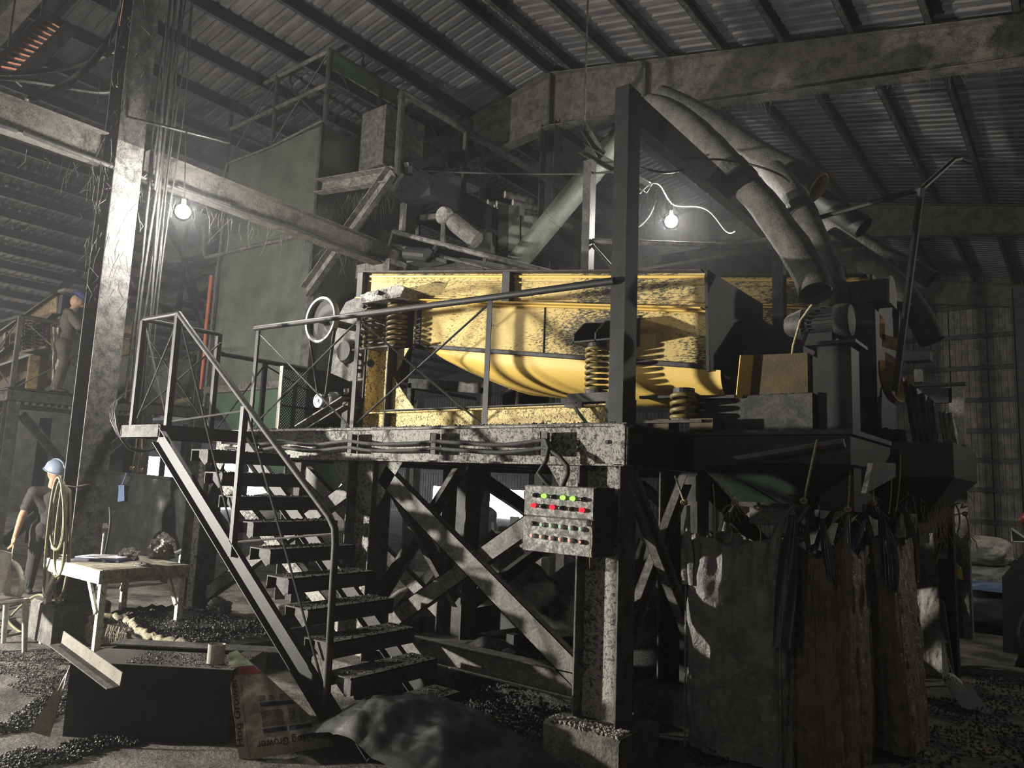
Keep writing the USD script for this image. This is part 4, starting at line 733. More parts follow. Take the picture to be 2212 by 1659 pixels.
# second gear unit behind: long hood on a dark box
t = thing('fan_hood', 'long half round metal hood on a dark casing at right', 'machine', (-.9, 6.6, 2.0))
ha, hb = pY(1790, 645, 6.4), pY(1925, 640, 6.4); hz = ha[2] - .02
pr = [(math.cos(a), math.sin(a)) for a in np.linspace(0, PI, 13)]; r_ = .135
o = B().plate([(ha[0], 6.4 + r_ * c, hz + r_ * s_) for c, s_ in pr] + [(ha[0], 6.4 - r_, hz - .08), (ha[0], 6.4 + r_, hz - .08)], hb[0] - ha[0], (1, 0, 0))
part(t, 'hood', o, 'soot_steel'); part(t, 'end_cap', B().plate([(hb[0], 6.4 + (r_ + .01) * c, hz + (r_ + .01) * s_) for c, s_ in pr] + [(hb[0], 6.4 - r_ - .01, hz - .1), (hb[0], 6.4 + r_ + .01, hz - .1)], .015, (1, 0, 0)), 'scratched_steel')
part(t, 'casing', B().box((ha[0] + .02, 6.3, 2.0), (hb[0] - .1, 7.0, hz - .06)), 'black_steel')
for u0, v0, u1, v1 in ((1900, 678, 1912, 740), (1905, 720, 1945, 760), (1912, 760, 1935, 845)):
    part(t, 'rusty_plate', B().plate([pY(u0, v0, 6.25), pY(u1, v0 + 14, 6.25), pY(u1, v1, 6.25), pY(u0, v1 - 12, 6.25)], .03, (0, 1, 0)), 'ochre_far')
part(t, 'cross_arm', B().box(pY(1795, 1000, 6.2) - A(0, .1, 0), pY(1905, 962, 6.2)), 'black_steel')
part(t, 'base_beam', B().box((ha[0] - .3, 6.25, 1.9), (hb[0] + .3, 6.45, 2.0)), 'black_steel'); part(t, 'base_post', B().box((hb[0] + .1, 7.6, 0), (hb[0] + .22, 7.75, 2.0)), 'black_steel')
part(t, 'base_beam', B().box((hb[0] + .1, 6.4, 1.88), (hb[0] + .22, 7.8, 2.0)), 'black_steel')
# frame of boards at the far right of the machine
t = thing('board_frame', 'dark board frame standing in front of the gable wall at right', 'frame', pY(2065, 1000, 8.0))
q = lambda u, v, y=8.0: pY(u, v, y)
part(t, 'upright_board', B().box(q(2058, 1090) - A(0, 0, 1.2), q(2080, 838) + A(0, .1, 0)), 'scratched_steel'); part(t, 'panel', B().plate([q(1998, 870), q(2056, 870), q(2056, 838), q(1990, 838)], .05, (0, 1, 0)), 'black_steel'); part(t, 'panel', B().box(q(1952, 780, 8.5), q(2008, 757, 8.5) + A(0, .2, 0)), 'black_steel')
part(t, 'short_board', B().box(q(1975, 825, 8.2), q(1990, 797, 8.2) + A(0, .1, 0)), 'scratched_steel'); part(t, 'lower_board', B().bar(q(2078, 1030), q(2040, 1075), .05, .12), 'scratched_steel')
part(t, 'rail', B().box(q(1975, 835, 8.2), q(2085, 825, 8.2) + A(0, .1, 0)), 'black_steel')
# ------------------------------------------------------------------ cloth helpers
def fold(p, seed, octv=3): return meshkit.fbm(p, octv, seed) - .5
def ribbon(pts, w, across, th=.004, n=24, tw=0.0):
    P = spline(pts, n); a = _n(A(*across)); w = np.interp(np.linspace(0, 1, n), np.linspace(0, 1, len(w)), w) if np.ndim(w) else np.full(n, w)
    def fn(U, V):
        i = np.rint(U * (n - 1)).astype(int)
        c = P[i]; o = (V - .5)[..., None] * w[i][..., None] * a
        wob = (.012 * np.sin(PI * V * 3 + U * 4))[..., None] * np.cross(a, [0, 0, 1.0])
        return c + o + wob
    return B().grid(lambda U, V: np.moveaxis(fn(U, V), -1, 0), n, 7, th)
def drape(tl, tr, br, bl, amp=.05, f=5, seed=1, nu=30, nv=30, th=.004, belly=0.0, nrm=None):
    tl, tr, br, bl = (A(*q) for q in (tl, tr, br, bl)); nn = _n(np.cross(tr - tl, bl - tl)) if nrm is None else _n(A(*nrm))
    def fn(U, V):
        u, v = U[..., None], V[..., None]
        P = (tl * (1 - u) + tr * u) * (1 - v) + (bl * (1 - u) + br * u) * v
        q = np.stack([U * f, V * f * .6, 0 * U + seed * 3.3], -1)
        d = amp * 2 * fold(q, seed, 4) + belly * np.sin(PI * U) * np.sin(PI * V) + amp * .25 * np.sin(U * f * 5 + 6 * fold(q, seed + 2, 2))
        return np.moveaxis(P + d[..., None] * nn, -1, 0)
    return B().grid(fn, nu, nv, th)
def bulk_bag(lab, c, wx, wy, h, mat, seed, ties, tilt=0.0, strap_mat=None, group=None, folds=1.0, nside=160):
    """hanging bulk bag: open top, four loops tied up to 'ties'"""
    cx, cy = c; t = thing('bulk_bag', lab, 'bag', (cx, cy, 0), group=group)
    def fn(U, V):
        a = 2 * PI * U; ca, sa = np.cos(a), np.sin(a)
        sq = 1 / (np.abs(ca) ** 4.5 + np.abs(sa) ** 4.5) ** (1 / 4.5)
        z = .02 + (h - .02) * V
        q = np.stack([ca * 3.2 + seed, sa * 3.2, V * 1.1], -1); q2 = np.stack([ca * 9, sa * 9 + seed, V * 4], -1); q3 = np.stack([ca * 24, sa * 24 + seed, V * 22], -1)
        r = sq * (1 + folds * (.30 * fold(q, seed, 3) + .13 * fold(q2, seed + 1, 3)) + .16 * np.abs(fold(q3 * .30, seed + 2, 3)) + .05 * fold(q3, seed + 4, 2) + .035 * np.sin(14 * (np.abs(ca) - np.abs(sa)) + 9 * (1 - V)) * V ** 2 + .05 * np.sin(PI * V) - .06 * V ** 3) 
        corner = np.abs(np.sin(2 * a)) ** 1.5
        z = z + V ** 4 * (.07 * corner - .05)
        return np.stack([cx + wx / 2 * r * ca + tilt * V, cy + wy / 2 * r * sa, z])
    part(t, 'body', B().grid(fn, nside + 1, 100, .004), mat, smooth=True)
    for s_x in (-1, 1):
        sm = B().tube([(cx + s_x * wx * .49 + tilt * v, cy - wy * .47, .02 + (h - .02) * v) for v in np.linspace(0, .93, 9)], .006, 5); part(t, 'seam', sm, strap_mat or mat)
    for i, (sx, sy) in enumerate(((-1, -1), (1, -1), (1, 1), (-1, 1))):
        p0 = A(cx + sx * wx * .45 + tilt, cy + sy * (wy * .5 + (.012 if sy < 0 else 0)), h - .30); p1 = A(cx + sx * wx * .46 + tilt, cy + sy * wy * .5 - .01 * (sy < 0), h + .02); tp = A(*ties[i])
        part(t, 'lifting_loop', ribbon([p0, p1, (p1 + tp) / 2 + A(0, .0, .03), tp], [.075, .075, .05, .02], (1, .15 * sx, 0)), strap_mat or mat, smooth=True)
    return t
def rope(pts, r=.007, mat='rope', lab='rope tied to the hopper rim above the bags', name='rope', knot=None, frays=0, seed=1, group=None):
    r_ = np.random.default_rng(seed); P = spline(pts, 18) if len(pts) > 2 else np.array(pts, float)
    t = thing(name, lab, 'rope', P[-1], group=group); part(t, 'strand', B().tube(P, r, 6), mat, smooth=True)
    if knot is not None:
        k = A(*knot); part(t, 'knot', B().tube([k + .016 * A(math.cos(a), .8 * math.sin(a * 1.5), math.sin(a) * .9 - .02 * math.cos(2 * a)) for a in np.linspace(0, 4 * PI, 40)], r * .9, 6), mat, smooth=True)
    if frays:
        b = B()
        for i in range(frays):
            d = A(r_.uniform(-.1, .1), r_.uniform(-.04, .04), -r_.uniform(.03, .14)); e = P[-1]
            b.tube([e, e + d * .5 + A(r_.uniform(-.03, .03), 0, .01), e + d], .0016, 4)
        part(t, 'frayed_end', b, mat, kind='stuff')
    return t
tie = lambda u, v, y: pY(u, v, y)
K1, K2, K3, K4, K5 = tie(1478, 1085, 4.5), tie(1588, 1086, 4.5), tie(1737, 1082, 4.6), tie(1832, 1100, 4.8), tie(1886, 1086, 5.3)
bulk_bag('big grey bulk bag, leftmost under the hopper, its left edge brightly lit', (-1.74, 4.76), .60, .58, 1.30, 'bag_cloth', 3, (K1 + A(.03, 0, -.02), K3 + A(-.05, 0, -.02), K3 + A(-.1, .3, 0), K2 + A(-.1, .3, 0)))
bulk_bag('narrow brown bulk bag with a bright left side, second from the left', (-1.27, 4.96), .34, .66, 1.27, 'bag_brown', 8, (K3 + A(.03, 0, -.03), K4 + A(0, 0, -.02), K4 + A(0, .4, 0), K3 + A(.1, .4, 0)))
bulk_bag('dark bulk bag with a yellow tag, third from the left', (-1.12, 5.68), .42, .74, 1.30, 'bag_brown', 14, (K5 + A(-.05, 0, -.02), K5 + A(.02, 0, -.03), K5 + A(.1, .4, 0), K5 + A(-.1, .4, 0)), tilt=-.08)
kk = pY(2030, 1085, 7.6)
bulk_bag('tall pale creased bulk bag at the right end of the row', (-1.28, 8.1), .5, .55, 1.28, 'bag_pale', 21, (kk, kk + A(.12, 0, 0), kk + A(.14, .3, 0), kk + A(0, .3, 0)))
bulk_bag('pale bulk bag hanging behind the tagged dark one', (-1.42, 6.75), .45, .55, 1.30, 'bag_cloth', 27, (kk + A(-.2, -1.1, .02), kk + A(-.1, -1.1, .02), kk + A(-.1, -.9, 0), kk + A(-.2, -.9, 0)))
R_ = lambda n, *l, **k: rope(list(l), lab=n, **k)
R_('pale rope from the deck edge to the left loop of the leftmost bag', pY(1458, 1028, 4.5), pY(1470, 1062, 4.5), K1, knot=K1)
R_('bunch of frayed pale rope at the hopper corner over the leftmost bag', pY(1572, 1062, 4.6), pY(1580, 1075, 4.5), K2, knot=K2, frays=14, seed=3)
R_('thin rope running down the hopper side to the central knot', pY(1765, 950, 4.55), pY(1752, 1010, 4.55), K3, knot=K3)
R_('rope hanging at the right hopper corner, tied to the brown bag', pY(1836, 1000, 4.8), pY(1835, 1050, 4.8), K4, knot=K4, frays=5, seed=5)
R_('dark rope with two knots holding the tagged bag', pY(1887, 985, 5.3), pY(1886, 1040, 5.3), K5, knot=K5, frays=6, seed=6)
for i, (u0, v0, u1, v1, y) in enumerate(((1540, 1045, 1543, 1175, 4.42), (1580, 1140, 1575, 1172, 4.42), (1638, 1135, 1642, 1172, 4.45), (1925, 1000, 1920, 1110, 5.2), (1945, 980, 1935, 1105, 5.3))):
    rope([pY(u0, v0, y), pY((u0 + u1) / 2 + 3, (v0 + v1) / 2, y), pY(u1, v1, y)], r=.004, name='loose_string', lab=('long loose string beside the dark slope left of the bags', 'short string ending at the mouth of the leftmost bag', 'short string under the pale hopper spout', 'limp string left of two beside the tagged bag', 'limp string right of two beside the tagged bag')[i])
# black and blue straps hung over the bags
for (a, b_, w, m, lab) in (((1712, 1112, 4.42), (1690, 1400, 4.40), .11, 'tarp_black', 'wide black strap falling between the two left bags'), ((1775, 1120, 4.55), (1800, 1260, 4.5), .05, 'tarp_black', 'narrow black strap over the mouth of the brown bag'), ((1905, 1110, 5.2), (1925, 1270, 5.1), .06, 'tarp_black', 'black strap hanging over the tagged bag'), ((1805, 1130, 4.62), (1778, 1190, 4.6), .06, 'sack_white', 'short pale webbing loop at the mouth of the brown bag'), ((1870, 1120, 5.0), (1842, 1200, 5.0), .035, 'blue_strap', 'thin bluish strap left of the yellow tag')):
    p, q = pY(*a), pY(*b_); solo('hanging_strap', ribbon([p, (p * .6 + q * .4) + A(.0, -.01, 0), q], [w * .5, w, w], (1, .1, 0)), m, lab, 'strap', smooth=True)
# paper tag
t = thing('paper_tag', 'diamond hung yellow paper tag with dark print on the dark bag', 'tag', pY(1850, 1212, 5.2))
tg = [pY(u, v, 5.2) for u, v in ((1860, 1188), (1881, 1210), (1866, 1239), (1849, 1215))]
part(t, 'paper', B().plate(tg, .002, (0, 1, 0)), 'paper_yellow')
e1, e2 = _n(tg[1] - tg[0]), _n(tg[3] - tg[0]); pr = B()
for i in range(8):
    o = tg[0] + e2 * (.012 + .0098 * i) + e1 * .012 - A(0, .002, 0); L = (.06, .045, .03, .05, .035, .06, .04, .05)[i]
    if i not in (2, 3): pr.bar(o, o + e1 * L, .002, .0022, e2)
part(t, 'print', pr, 'ink_black', kind='stuff')
tm = meshkit.text_mesh('5098', .014, .001, True); part(t, 'number', B().add(tg[0] + e2 * .038 + e1 * .018 - A(0, .003, 0) + tm.vertices[:, :1] * e1 - tm.vertices[:, 1:2] * e2, tm.faces), 'ink_black')
solo('yellow_wrapper', drape(pY(2062, 1213, 7.78), pY(2075, 1225, 7.78), pY(2082, 1252, 7.78), pY(2064, 1250, 7.78), .02, 4, 4, 12, 12), 'yellow_plastic', 'crumpled bright yellow plastic stuck on the pale right bag', 'wrapper', smooth=True)
# torn dark sacking hung at the right end of the machine
t = thing('torn_sacking', 'torn dusty sacking draped from the machine over the right hand bags', 'cloth', pY(1990, 900, 6.6))
q = lambda u, v, y=6.6: pY(u, v, y)
part(t, 'sheet', drape(q(1948, 815), q(2020, 868), q(2030, 985), q(1985, 1030), .10, 5, 5, 40, 40), 'bag_brown', smooth=True)
part(t, 'sheet', drape(q(1900, 925, 6.3), q(1958, 930, 6.4), q(1975, 1035, 6.4), q(1912, 1010, 6.3), .10, 5, 6, 30, 30), 'tarp_grey', smooth=True)
part(t, 'sheet', drape(q(1960, 1015, 6.5), q(2030, 1000, 6.7), q(2036, 1095, 6.7), q(1975, 1110, 6.5), .09, 6, 9, 30, 30), 'bag_brown', smooth=True)
part(t, 'sheet', drape(q(1945, 1030, 6.4), q(1990, 1025, 6.4), q(1985, 1160, 6.3), q(1930, 1150, 6.3), .07, 6, 10, 30, 30), 'bag_cloth', smooth=True)
part(t, 'pale_sheet', drape(q(2026, 886, 6.7), q(2058, 892, 6.7), q(2072, 968, 6.7), q(2048, 1020, 6.7), .07, 4, 12, 30, 30), 'bag_pale', 'pale plastic sheet', smooth=True)
part(t, 'pale_sheet', drape(q(2010, 1015, 6.6), q(2050, 1010, 6.6), q(2058, 1030, 6.6), q(2012, 1080, 6.6), .05, 6, 13, 24, 24), 'bag_pale', smooth=True)
part(t, 'pale_sheet', drape(q(1945, 1110, 6.2), q(1982, 1110, 6.2), q(1978, 1168, 6.2), q(1930, 1160, 6.2), .03, 5, 14, 24, 24), 'sack_white', 'bright lit piece of plastic', smooth=True)
b = B(); r_ = np.random.default_rng(31)
for k in range(150):
    u = r_.uniform(1925, 2045); v = r_.uniform(1000, 1130); p = q(u, v, r_.uniform(6.1, 6.5)); L = r_.uniform(.08, .35)
    b.tube([p, p + A(r_.uniform(-.03, .03), 0, -L * .5), p + A(r_.uniform(-.07, .07), r_.uniform(-.03, .03), -L)], .0022, 4)
part(t, 'loose_threads', b, 'rope', kind='stuff')
for i, (l, lab) in enumerate(((((2082, 965, 7.0), (2092, 1010, 7.0), (2085, 1045, 7.0)), 'rope loop hanging from the board frame at right'), (((2030, 1080, 7.0), (2060, 1085, 7.0), (2072, 1110, 7.0), (2068, 1150, 7.0)), 'rope dangling over the pale right bag'), (((2085, 1110, 7.0), (2092, 1135, 7.0), (2093, 1155, 7.0)), 'frayed rope tassel at the far right of the bags'))):
    rope([pY(*a) for a in l], r=.007, lab=lab, knot=pY(*l[0]), frays=26 if i == 2 else 6, seed=40 + i, mat='straw' if i == 2 else 'rope')
# shovel leaning on the bags
t = thing('shovel', 'dark flat shovel leaning against the right hand bags', 'shovel', pZ(2100, 1530, 0))
sa, sb = pY(2034, 1300, 6.0), pZ(2058, 1462, .16); sc_ = pZ(2110, 1538, .004)
part(t, 'handle', B().cyl(sb, sa, .017, 10), 'scratched_steel'); d_ = _n(sc_ - sb); w_ = _n(np.cross(d_, A(.5, -.6, .6)))
part(t, 'blade', B().plate([sb - w_ * .04, sb + w_ * .04, sb + d_ * .08 + w_ * .11, sc_ + w_ * .11, sc_ - w_ * .11, sb + d_ * .08 - w_ * .11], .006), 'black_steel')
solo('thin_stick', B().cyl(pY(2068, 1372, 7.7), pY(2052, 1165, 7.75), .009, 8), 'straw', 'thin pale stick hanging against the pale right bag', 'stick')
rope([pZ(2048, 1425, .5), pZ(2052, 1440, .4), pZ(2058, 1455, .28)], r=.006, lab='white frayed rope end beside the shovel', frays=24, seed=77, mat='sack_white')
# things at the right edge of the picture
t = thing('motor_vehicle', 'dark bulky vehicle at the right edge with a white rimmed windscreen', 'vehicle', pZ(2225, 1440, 0))
vx, vy = -.72, 9.0
part(t, 'body', B().plate([(vx, vy, .12), (vx + 1.7, vy, .12), (vx + 1.7, vy, 1.1), (vx + .2, vy, 1.1), (vx + .02, vy, .85)], 2.0, (0, 1, 0)), 'tarp_black')
for k in range(2): part(t, 'wheel', B().lathe([(.1, 0), (.3, 0), (.33, .04), (.33, .16), (.3, .2), (.1, .2)], (vx + .45, vy - .12 + k * 2.0, .33), (0, 1, 0), 24), 'black_rubber', smooth=40)
w0, w1, w2, w3 = (pY(u, v, 8.95) for u, v in ((2187, 1170), (2185, 1142), (2216, 1176), (2216, 1170)))
part(t, 'windscreen_rim', B().tube([w0, w1, pY(2240, 1180, 8.95)], .012, 6).tube([w0, pY(2240, 1172, 8.95)], .008, 6), 'sack_white', 'white lit rim'); part(t, 'windscreen', B().plate([w0, w1, pY(2240, 1180, 8.95), pY(2240, 1172, 8.95)], .008, (0, 1, 0)), 'tarp_black'); part(t, 'red_hood', B().ball(pY(2222, 1122, 8.98), .085, 2, (1, 1, .8)), 'red_paint', 'dark red part above', smooth=True); part(t, 'rack_post', B().cyl(pY(2222, 1180, 8.98), pY(2222, 1125, 8.98), .02, 8), 'black_steel')
def sack(lab, c, sx, sy, sz, mat, seed, rz=0.0, name='filled_sack', group=None):
    m = trimesh.creation.icosphere(4, 1.0); v = m.vertices.copy(); v = np.sign(v) * np.abs(v) ** A(.55, .55, .75); v = v * (1 + .22 * fold(v * 2.2 + seed, seed, 4)[:, None]) * A(sx / 2, sy / 2, sz / 2)
    ca, sa_ = math.cos(rz), math.sin(rz); v = v @ np.array([[ca, sa_, 0], [-sa_, ca, 0], [0, 0, 1]]); v[:, 2] -= v[:, 2].min(); v[:, 2] *= 1.0
    return solo(name, B().add(v + A(*c), m.faces), mat, lab, 'sack', group=group, smooth=True)
p = pZ(2130, 1300, 0); c0 = A(-1.0, 11.2, 0)
sack('dark filled sack lying low behind the pale right bag', c0, 1.0, .9, .52, 'tarp_grey', 3); sack('upper dark sack in the pile beside the vehicle', c0 + A(0, 0, .5), .95, .85, .3, 'bag_cloth', 4); sack('pale creased sack on top of the pile beside the vehicle', c0 + A(-.05, 0, .78), .6, .7, .36, 'bag_pale', 5)
solo('blue_sheet', drape(c0 + A(-.5, -.47, .62), c0 + A(.45, -.47, .64), c0 + A(.45, -.49, .52), c0 + A(-.5, -.49, .53), .02, 5, 3, 20, 8), 'blue_strap', 'strip of dull blue sheet over the sack pile', 'sheet', smooth=True)
# ------------------------------------------------------------------ left foreground: table, chair, bin and sacks
t = thing('work_table', 'rough white topped wooden table with braced legs by the left column', 'table', (-6.95, 3.2, 0))
TA = pZ(106.7, 1205, .75); tx0, tx1, ty0, ty1, tz = -7.46, -6.37, 2.85, 3.58, .75
part(t, 'table_top', B().box((tx0, ty0, tz - .018), (tx1, ty1, tz), .003), 'table_wood')
part(t, 'front_board', B().box((tx0 - .005, ty0 - .02, tz - .11), (tx1 + .005, ty0, tz - .002), .003), 'table_white'); part(t, 'side_board', B().box((tx1, ty0, tz - .11), (tx1 + .02, ty1, tz - .004), .003), 'table_wood'); part(t, 'side_board', B().box((tx0 - .02, ty0, tz - .11), (tx0, ty1, tz - .004)), 'table_wood'); part(t, 'back_board', B().box((tx0, ty1, tz - .11), (tx1, ty1 + .02, tz - .004)), 'table_wood')
for x in (tx0 + .03, tx1 - .03):
    for y in (ty0 + .03, ty1 - .03):
        lg = part(t, 'leg', B().box((x - .025, y - .025, 0), (x + .025, y + .025, tz - .02), .003), 'table_white')
        s = 1 if x < -7 else -1; part(t, 'leg_brace', B().bar((x, y - .03, tz - .34), (x + s * .2, y - .03, tz - .08), .02, .045, (0, 0, 1)), 'table_white')
T3 = lambda u, v, z=tz: pZ(u, v, z)
t = thing('note_pad', 'pale green note pad with a small pale slip on the table corner', 'paper', T3(150, 1200)); c = T3(150, 1201)
part(t, 'pad', B().bar(c + A(-.12, .0, .006), c + A(.12, .1, .006), .13, .012), 'paper_green'); part(t, 'slip', B().bar(c + A(-.2, -.01, .003), c + A(-.1, .02, .003), .05, .004), 'paper')
t = thing('record_book', 'dark blue record book with loose white sheets on top', 'book', T3(215, 1212)); c = T3(213, 1213) + A(-.02, .06, 0)
part(t, 'cover', B().bar(c + A(-.2, -.1, .014), c + A(.16, .12, .014), .24, .028, bev=.003), 'book_blue'); part(t, 'sheets', B().bar(c + A(-.22, -.09, .033), c + A(.12, .12, .033), .23, .008), 'paper', 'loose white sheets')
def crumple(lab, c, s, mat, seed, name='plastic_bag', cat='bag'):
    m = trimesh.creation.icosphere(4, 1.0); v = m.vertices * (1 + .9 * fold(m.vertices * 2.4 + seed, seed, 4)[:, None]) * A(*s); v[:, 2] = np.maximum(v[:, 2], -s[2] * .55); v[:, 2] -= v[:, 2].min()
    return solo(name, B().add(v + A(*c), m.faces), mat, lab, cat, smooth=25)
look('clear_film', {'g': ('geometry', {}), 'n': ('noise_texture', {'scale': 55.0, 'detail': 4.0}), 'b': ('bump', {'strength': 1.0, 'distance': .02}), 'p': ('principled_bsdf', {'base_color': (.16, .15, .14), 'roughness': .16, 'specular_ior_level': .9})}, [('g.position', 'n.vector'), ('n.fac', 'b.height'), ('b.normal', 'p.normal')])
crumple('crumpled clear plastic bag standing on the table', T3(325, 1207) + A(0, .1, 0), (.13, .10, .15), 'clear_film', 5); crumple('smaller crumpled plastic bag on the table beside the book', T3(265, 1210) + A(0, .05, 0), (.10, .08, .07), 'clear_film', 9); crumple('flat scrap of clear plastic on the table edge', T3(300, 1222) + A(0, .02, 0), (.12, .05, .02), 'clear_film', 12, 'plastic_scrap', 'scrap')
t = thing('plastic_chair', 'dusty white plastic chair cut by the left edge of the picture', 'chair', (-7.42, 2.40, 0))
cx, cy = -7.42, 2.40; sx = .21
part(t, 'seat', B().grid(lambda U, V: np.stack([cx - sx + 2 * sx * U + .4 * sx * (V - .5) * 0, cy - .22 + .46 * V, .43 - .03 * np.sin(PI * U) * np.sin(PI * V) + 0 * U]), 14, 14, .012), 'plastic', smooth=True); part(t, 'seat_rim', B().tube([(cx - sx, cy - .22, .425), (cx + sx, cy - .22, .425), (cx + sx, cy + .24, .425), (cx - sx, cy + .24, .425), (cx - sx, cy - .22, .425)], .02, 6), 'plastic', smooth=40)
for x, y, ox, oy in ((cx - sx, cy - .2, -.02, -.03), (cx + sx, cy - .2, .02, -.03), (cx + sx, cy + .22, .03, .03), (cx - sx, cy + .22, -.03, .03)):
    part(t, 'leg', B().bar((x, y, .43), (x + ox, y + oy, 0), .045, .045, (0, 1, 0), .006, .034, .034), 'plastic')
part(t, 'backrest', B().grid(lambda U, V: np.stack([cx - sx - .04 - .10 * V + .08 * np.sin(PI * U) * -1 + .06 * (1 - np.sin(PI * U)), cy - .24 + .48 * U, .43 + .40 * V * (1 - .12 * (2 * U - 1) ** 2)]), 16, 12, .012), 'plastic', smooth=True)
for y in (cy - .24, cy + .26): part(t, 'arm', B().tube(spline([(cx - .05, y, .43), (cx - .02, y, .50), (cx - .08, y, .62), (cx - .2, y, .68), (cx - .34, y, .70)], 14), .022, 8), 'plastic', smooth=True)
# pallet with coal tray and rolled sacking
t = thing('block_pallet', 'low pallet of white dusted blocks in front of the table', 'pallet', (-6.6, 3.3, 0))
for i, (u, v) in enumerate(((196, 1392), (262, 1400), (345, 1402))):
    p = pZ(u, v, 0); part(t, 'block', B().box(p + A(-.09, -.02, 0), p + A(.09, .24, .22 - .02 * i), .006), 'table_white'); part(t, 'block', B().box(p + A(-.09, .75, 0), p + A(.09, .95, .2)), 'concrete')
pa, pb = pZ(190, 1392, 0), pZ(420, 1410, 0)
part(t, 'deck_board', B().bar(A(pa[0], pa[1] + .1, .215), A(pb[0], pb[1] + .1, .19), .2, .03), 'table_wood'); part(t, 'deck_board', B().bar(A(pa[0], pa[1] + .85, .215), A(pb[0], pb[1] + .85, .19), .22, .03), 'table_wood'); part(t, 'deck_board', B().bar(A(pa[0], pa[1] + .48, .215), A(pb[0], pb[1] + .48, .19), .22, .03), 'table_wood')
t = thing('open_sack', 'opened sack of black char with a pale rolled edge on the pallet', 'sack', (-6.3, 3.6, .23))
def tray(U, V):
    x = -7.05 + 1.75 * U; y = 3.1 + 1.0 * V - .1 * U
    return np.stack([x, y, .245 + .05 * fold(np.stack([x * 4, y * 4, 0 * x], -1), 5, 4) + .03 * np.sin(PI * U) * np.sin(PI * V)])
part(t, 'char', B().grid(tray, 60, 40, .03), 'coal', smooth=True)
part(t, 'char_lumps', grains(2600, lambda r: (r.uniform(-7.0, -5.4), r.uniform(3.12, 4.0), .255 + r.uniform(0, .025)), .006, .016, 17), 'coal', kind='stuff')
def rollpts(l, n): return spline(l, n) + .012 * np.stack([np.sin(np.arange(n) * 1.9), np.cos(np.arange(n) * 1.3), np.sin(np.arange(n) * 2.3)], 1)
part(t, 'rolled_edge', rough(B().tube(rollpts([pZ(190, 1336, .27), pZ(235, 1333, .28), pZ(300, 1360, .28), pZ(370, 1385, .27), pZ(425, 1392, .26)], 40), .028, 10), .015, 14, 4), 'straw', 'pale straw coloured rolled edge', smooth=True)
part(t, 'rolled_edge', rough(B().tube(rollpts([pZ(425, 1392, .26), pZ(500, 1370, .26), pZ(558, 1335, .27)], 24), .018, 8), .01, 14, 6), 'tarp_grey', smooth=True); part(t, 'rolled_edge', rough(B().tube(rollpts([pZ(240, 1326, .27), pZ(340, 1312, .27), pZ(440, 1322, .28)], 24), .02, 8), .012, 14, 8), 'tarp_grey', smooth=True)
part(t, 'front_flap', drape(pZ(425, 1394, .25), pZ(560, 1338, .25), pZ(585, 1420, 0), pZ(470, 1440, 0), .06, 5, 8, 30, 20), 'tarp_black', smooth=True)
crumple('bunched glossy plastic on the opened sack', pZ(472, 1325, .26), (.12, .1, .09), 'clear_film', 15); 
b = B(); r_ = np.random.default_rng(5)
for k in range(60):
    u = r_.uniform(195, 300); p = pZ(u, 1340 + (u - 195) * .22, .27); b.tube([p, p + A(r_.uniform(-.03, .03), -.02, -.05), p + A(r_.uniform(-.05, .05), -.02, -r_.uniform(.06, .16))], .0025, 4)
part(t, 'loose_threads', b, 'straw', kind='stuff')
# steel bin with an angle iron and a tin across it
t = thing('steel_bin', 'black open steel bin in the left foreground with a dusty rim', 'bin', (-4.5, 2.6, 0))
b0, b1 = A(-4.86, 2.05, 0), A(-4.05, 2.62, 0); ex = _n(b1 - b0); ey = A(-ex[1], ex[0], 0); L, W, H = np.linalg.norm(b1 - b0), .55, .42
Q = lambda a, b_, z: b0 + ex * a + ey * b_ + A(0, 0, z)
def slab(a0, a1, c0_, c1_, z0_, z1_): return B().bar(Q(a0, (c0_ + c1_) / 2, (z0_ + z1_) / 2), Q(a1, (c0_ + c1_) / 2, (z0_ + z1_) / 2), c1_ - c0_, z1_ - z0_, bev=.002)
part(t, 'front_panel', slab(0, L, 0, .012, 0, H), 'black_steel'); part(t, 'back_panel', slab(0, L, W - .012, W, 0, H), 'black_steel'); part(t, 'side_panel', slab(0, .012, .012, W - .012, 0, H), 'black_steel'); part(t, 'side_panel', slab(L - .012, L, .012, W - .012, 0, H), 'black_steel')
part(t, 'lid', slab(0, L, 0, .36, H, H + .008), 'soot_steel'); part(t, 'rim', slab(-.04, L + .1, .47, .62, H, H + .012), 'grey_steel'); part(t, 'lid_strip', slab(L - .12, L, .36, .47, H, H + .008), 'soot_steel')
part(t, 'floor_plate', slab(.012, L - .012, .012, W - .012, .02, .03), 'black_steel')
part(t, 'bent_flap', drape(Q(-.005, .0, H - .02), Q(-.01, .02, H - .02), Q(-.12, -.12, .06), Q(-.02, -.10, .03), .01, 3, 4, 10, 16, .006), 'sack_print', 'bright bent plate flap at the left end', smooth=True)
part(t, 'lid_dust', grains(500, lambda r: tuple(Q(r.uniform(.3, L), r.uniform(.02, .34), H + .01)), .003, .008, 9), 'coal', kind='stuff')
t = thing('angle_iron', 'loose pale angle iron lying across the left end of the black bin', 'angle iron', Q(.1, .1, .5))
a0, a1 = pZ(120, 1392, .56), pZ(246, 1486, .447); aw = _n(np.cross(a1 - a0, [0, 0, 1]))
part(t, 'upright_leg', B().bar(a0 - aw * .035 + A(0, 0, .035), a1 - aw * .035 + A(0, 0, .035), .006, .075, (0, 0, 1), .001), 'sack_print'); part(t, 'flat_leg', B().bar(a0, a1, .075, .006, (0, 0, 1), .001), 'scratched_steel')  # paler upright leg, darker flat leg: lit and shaded faces put into colour
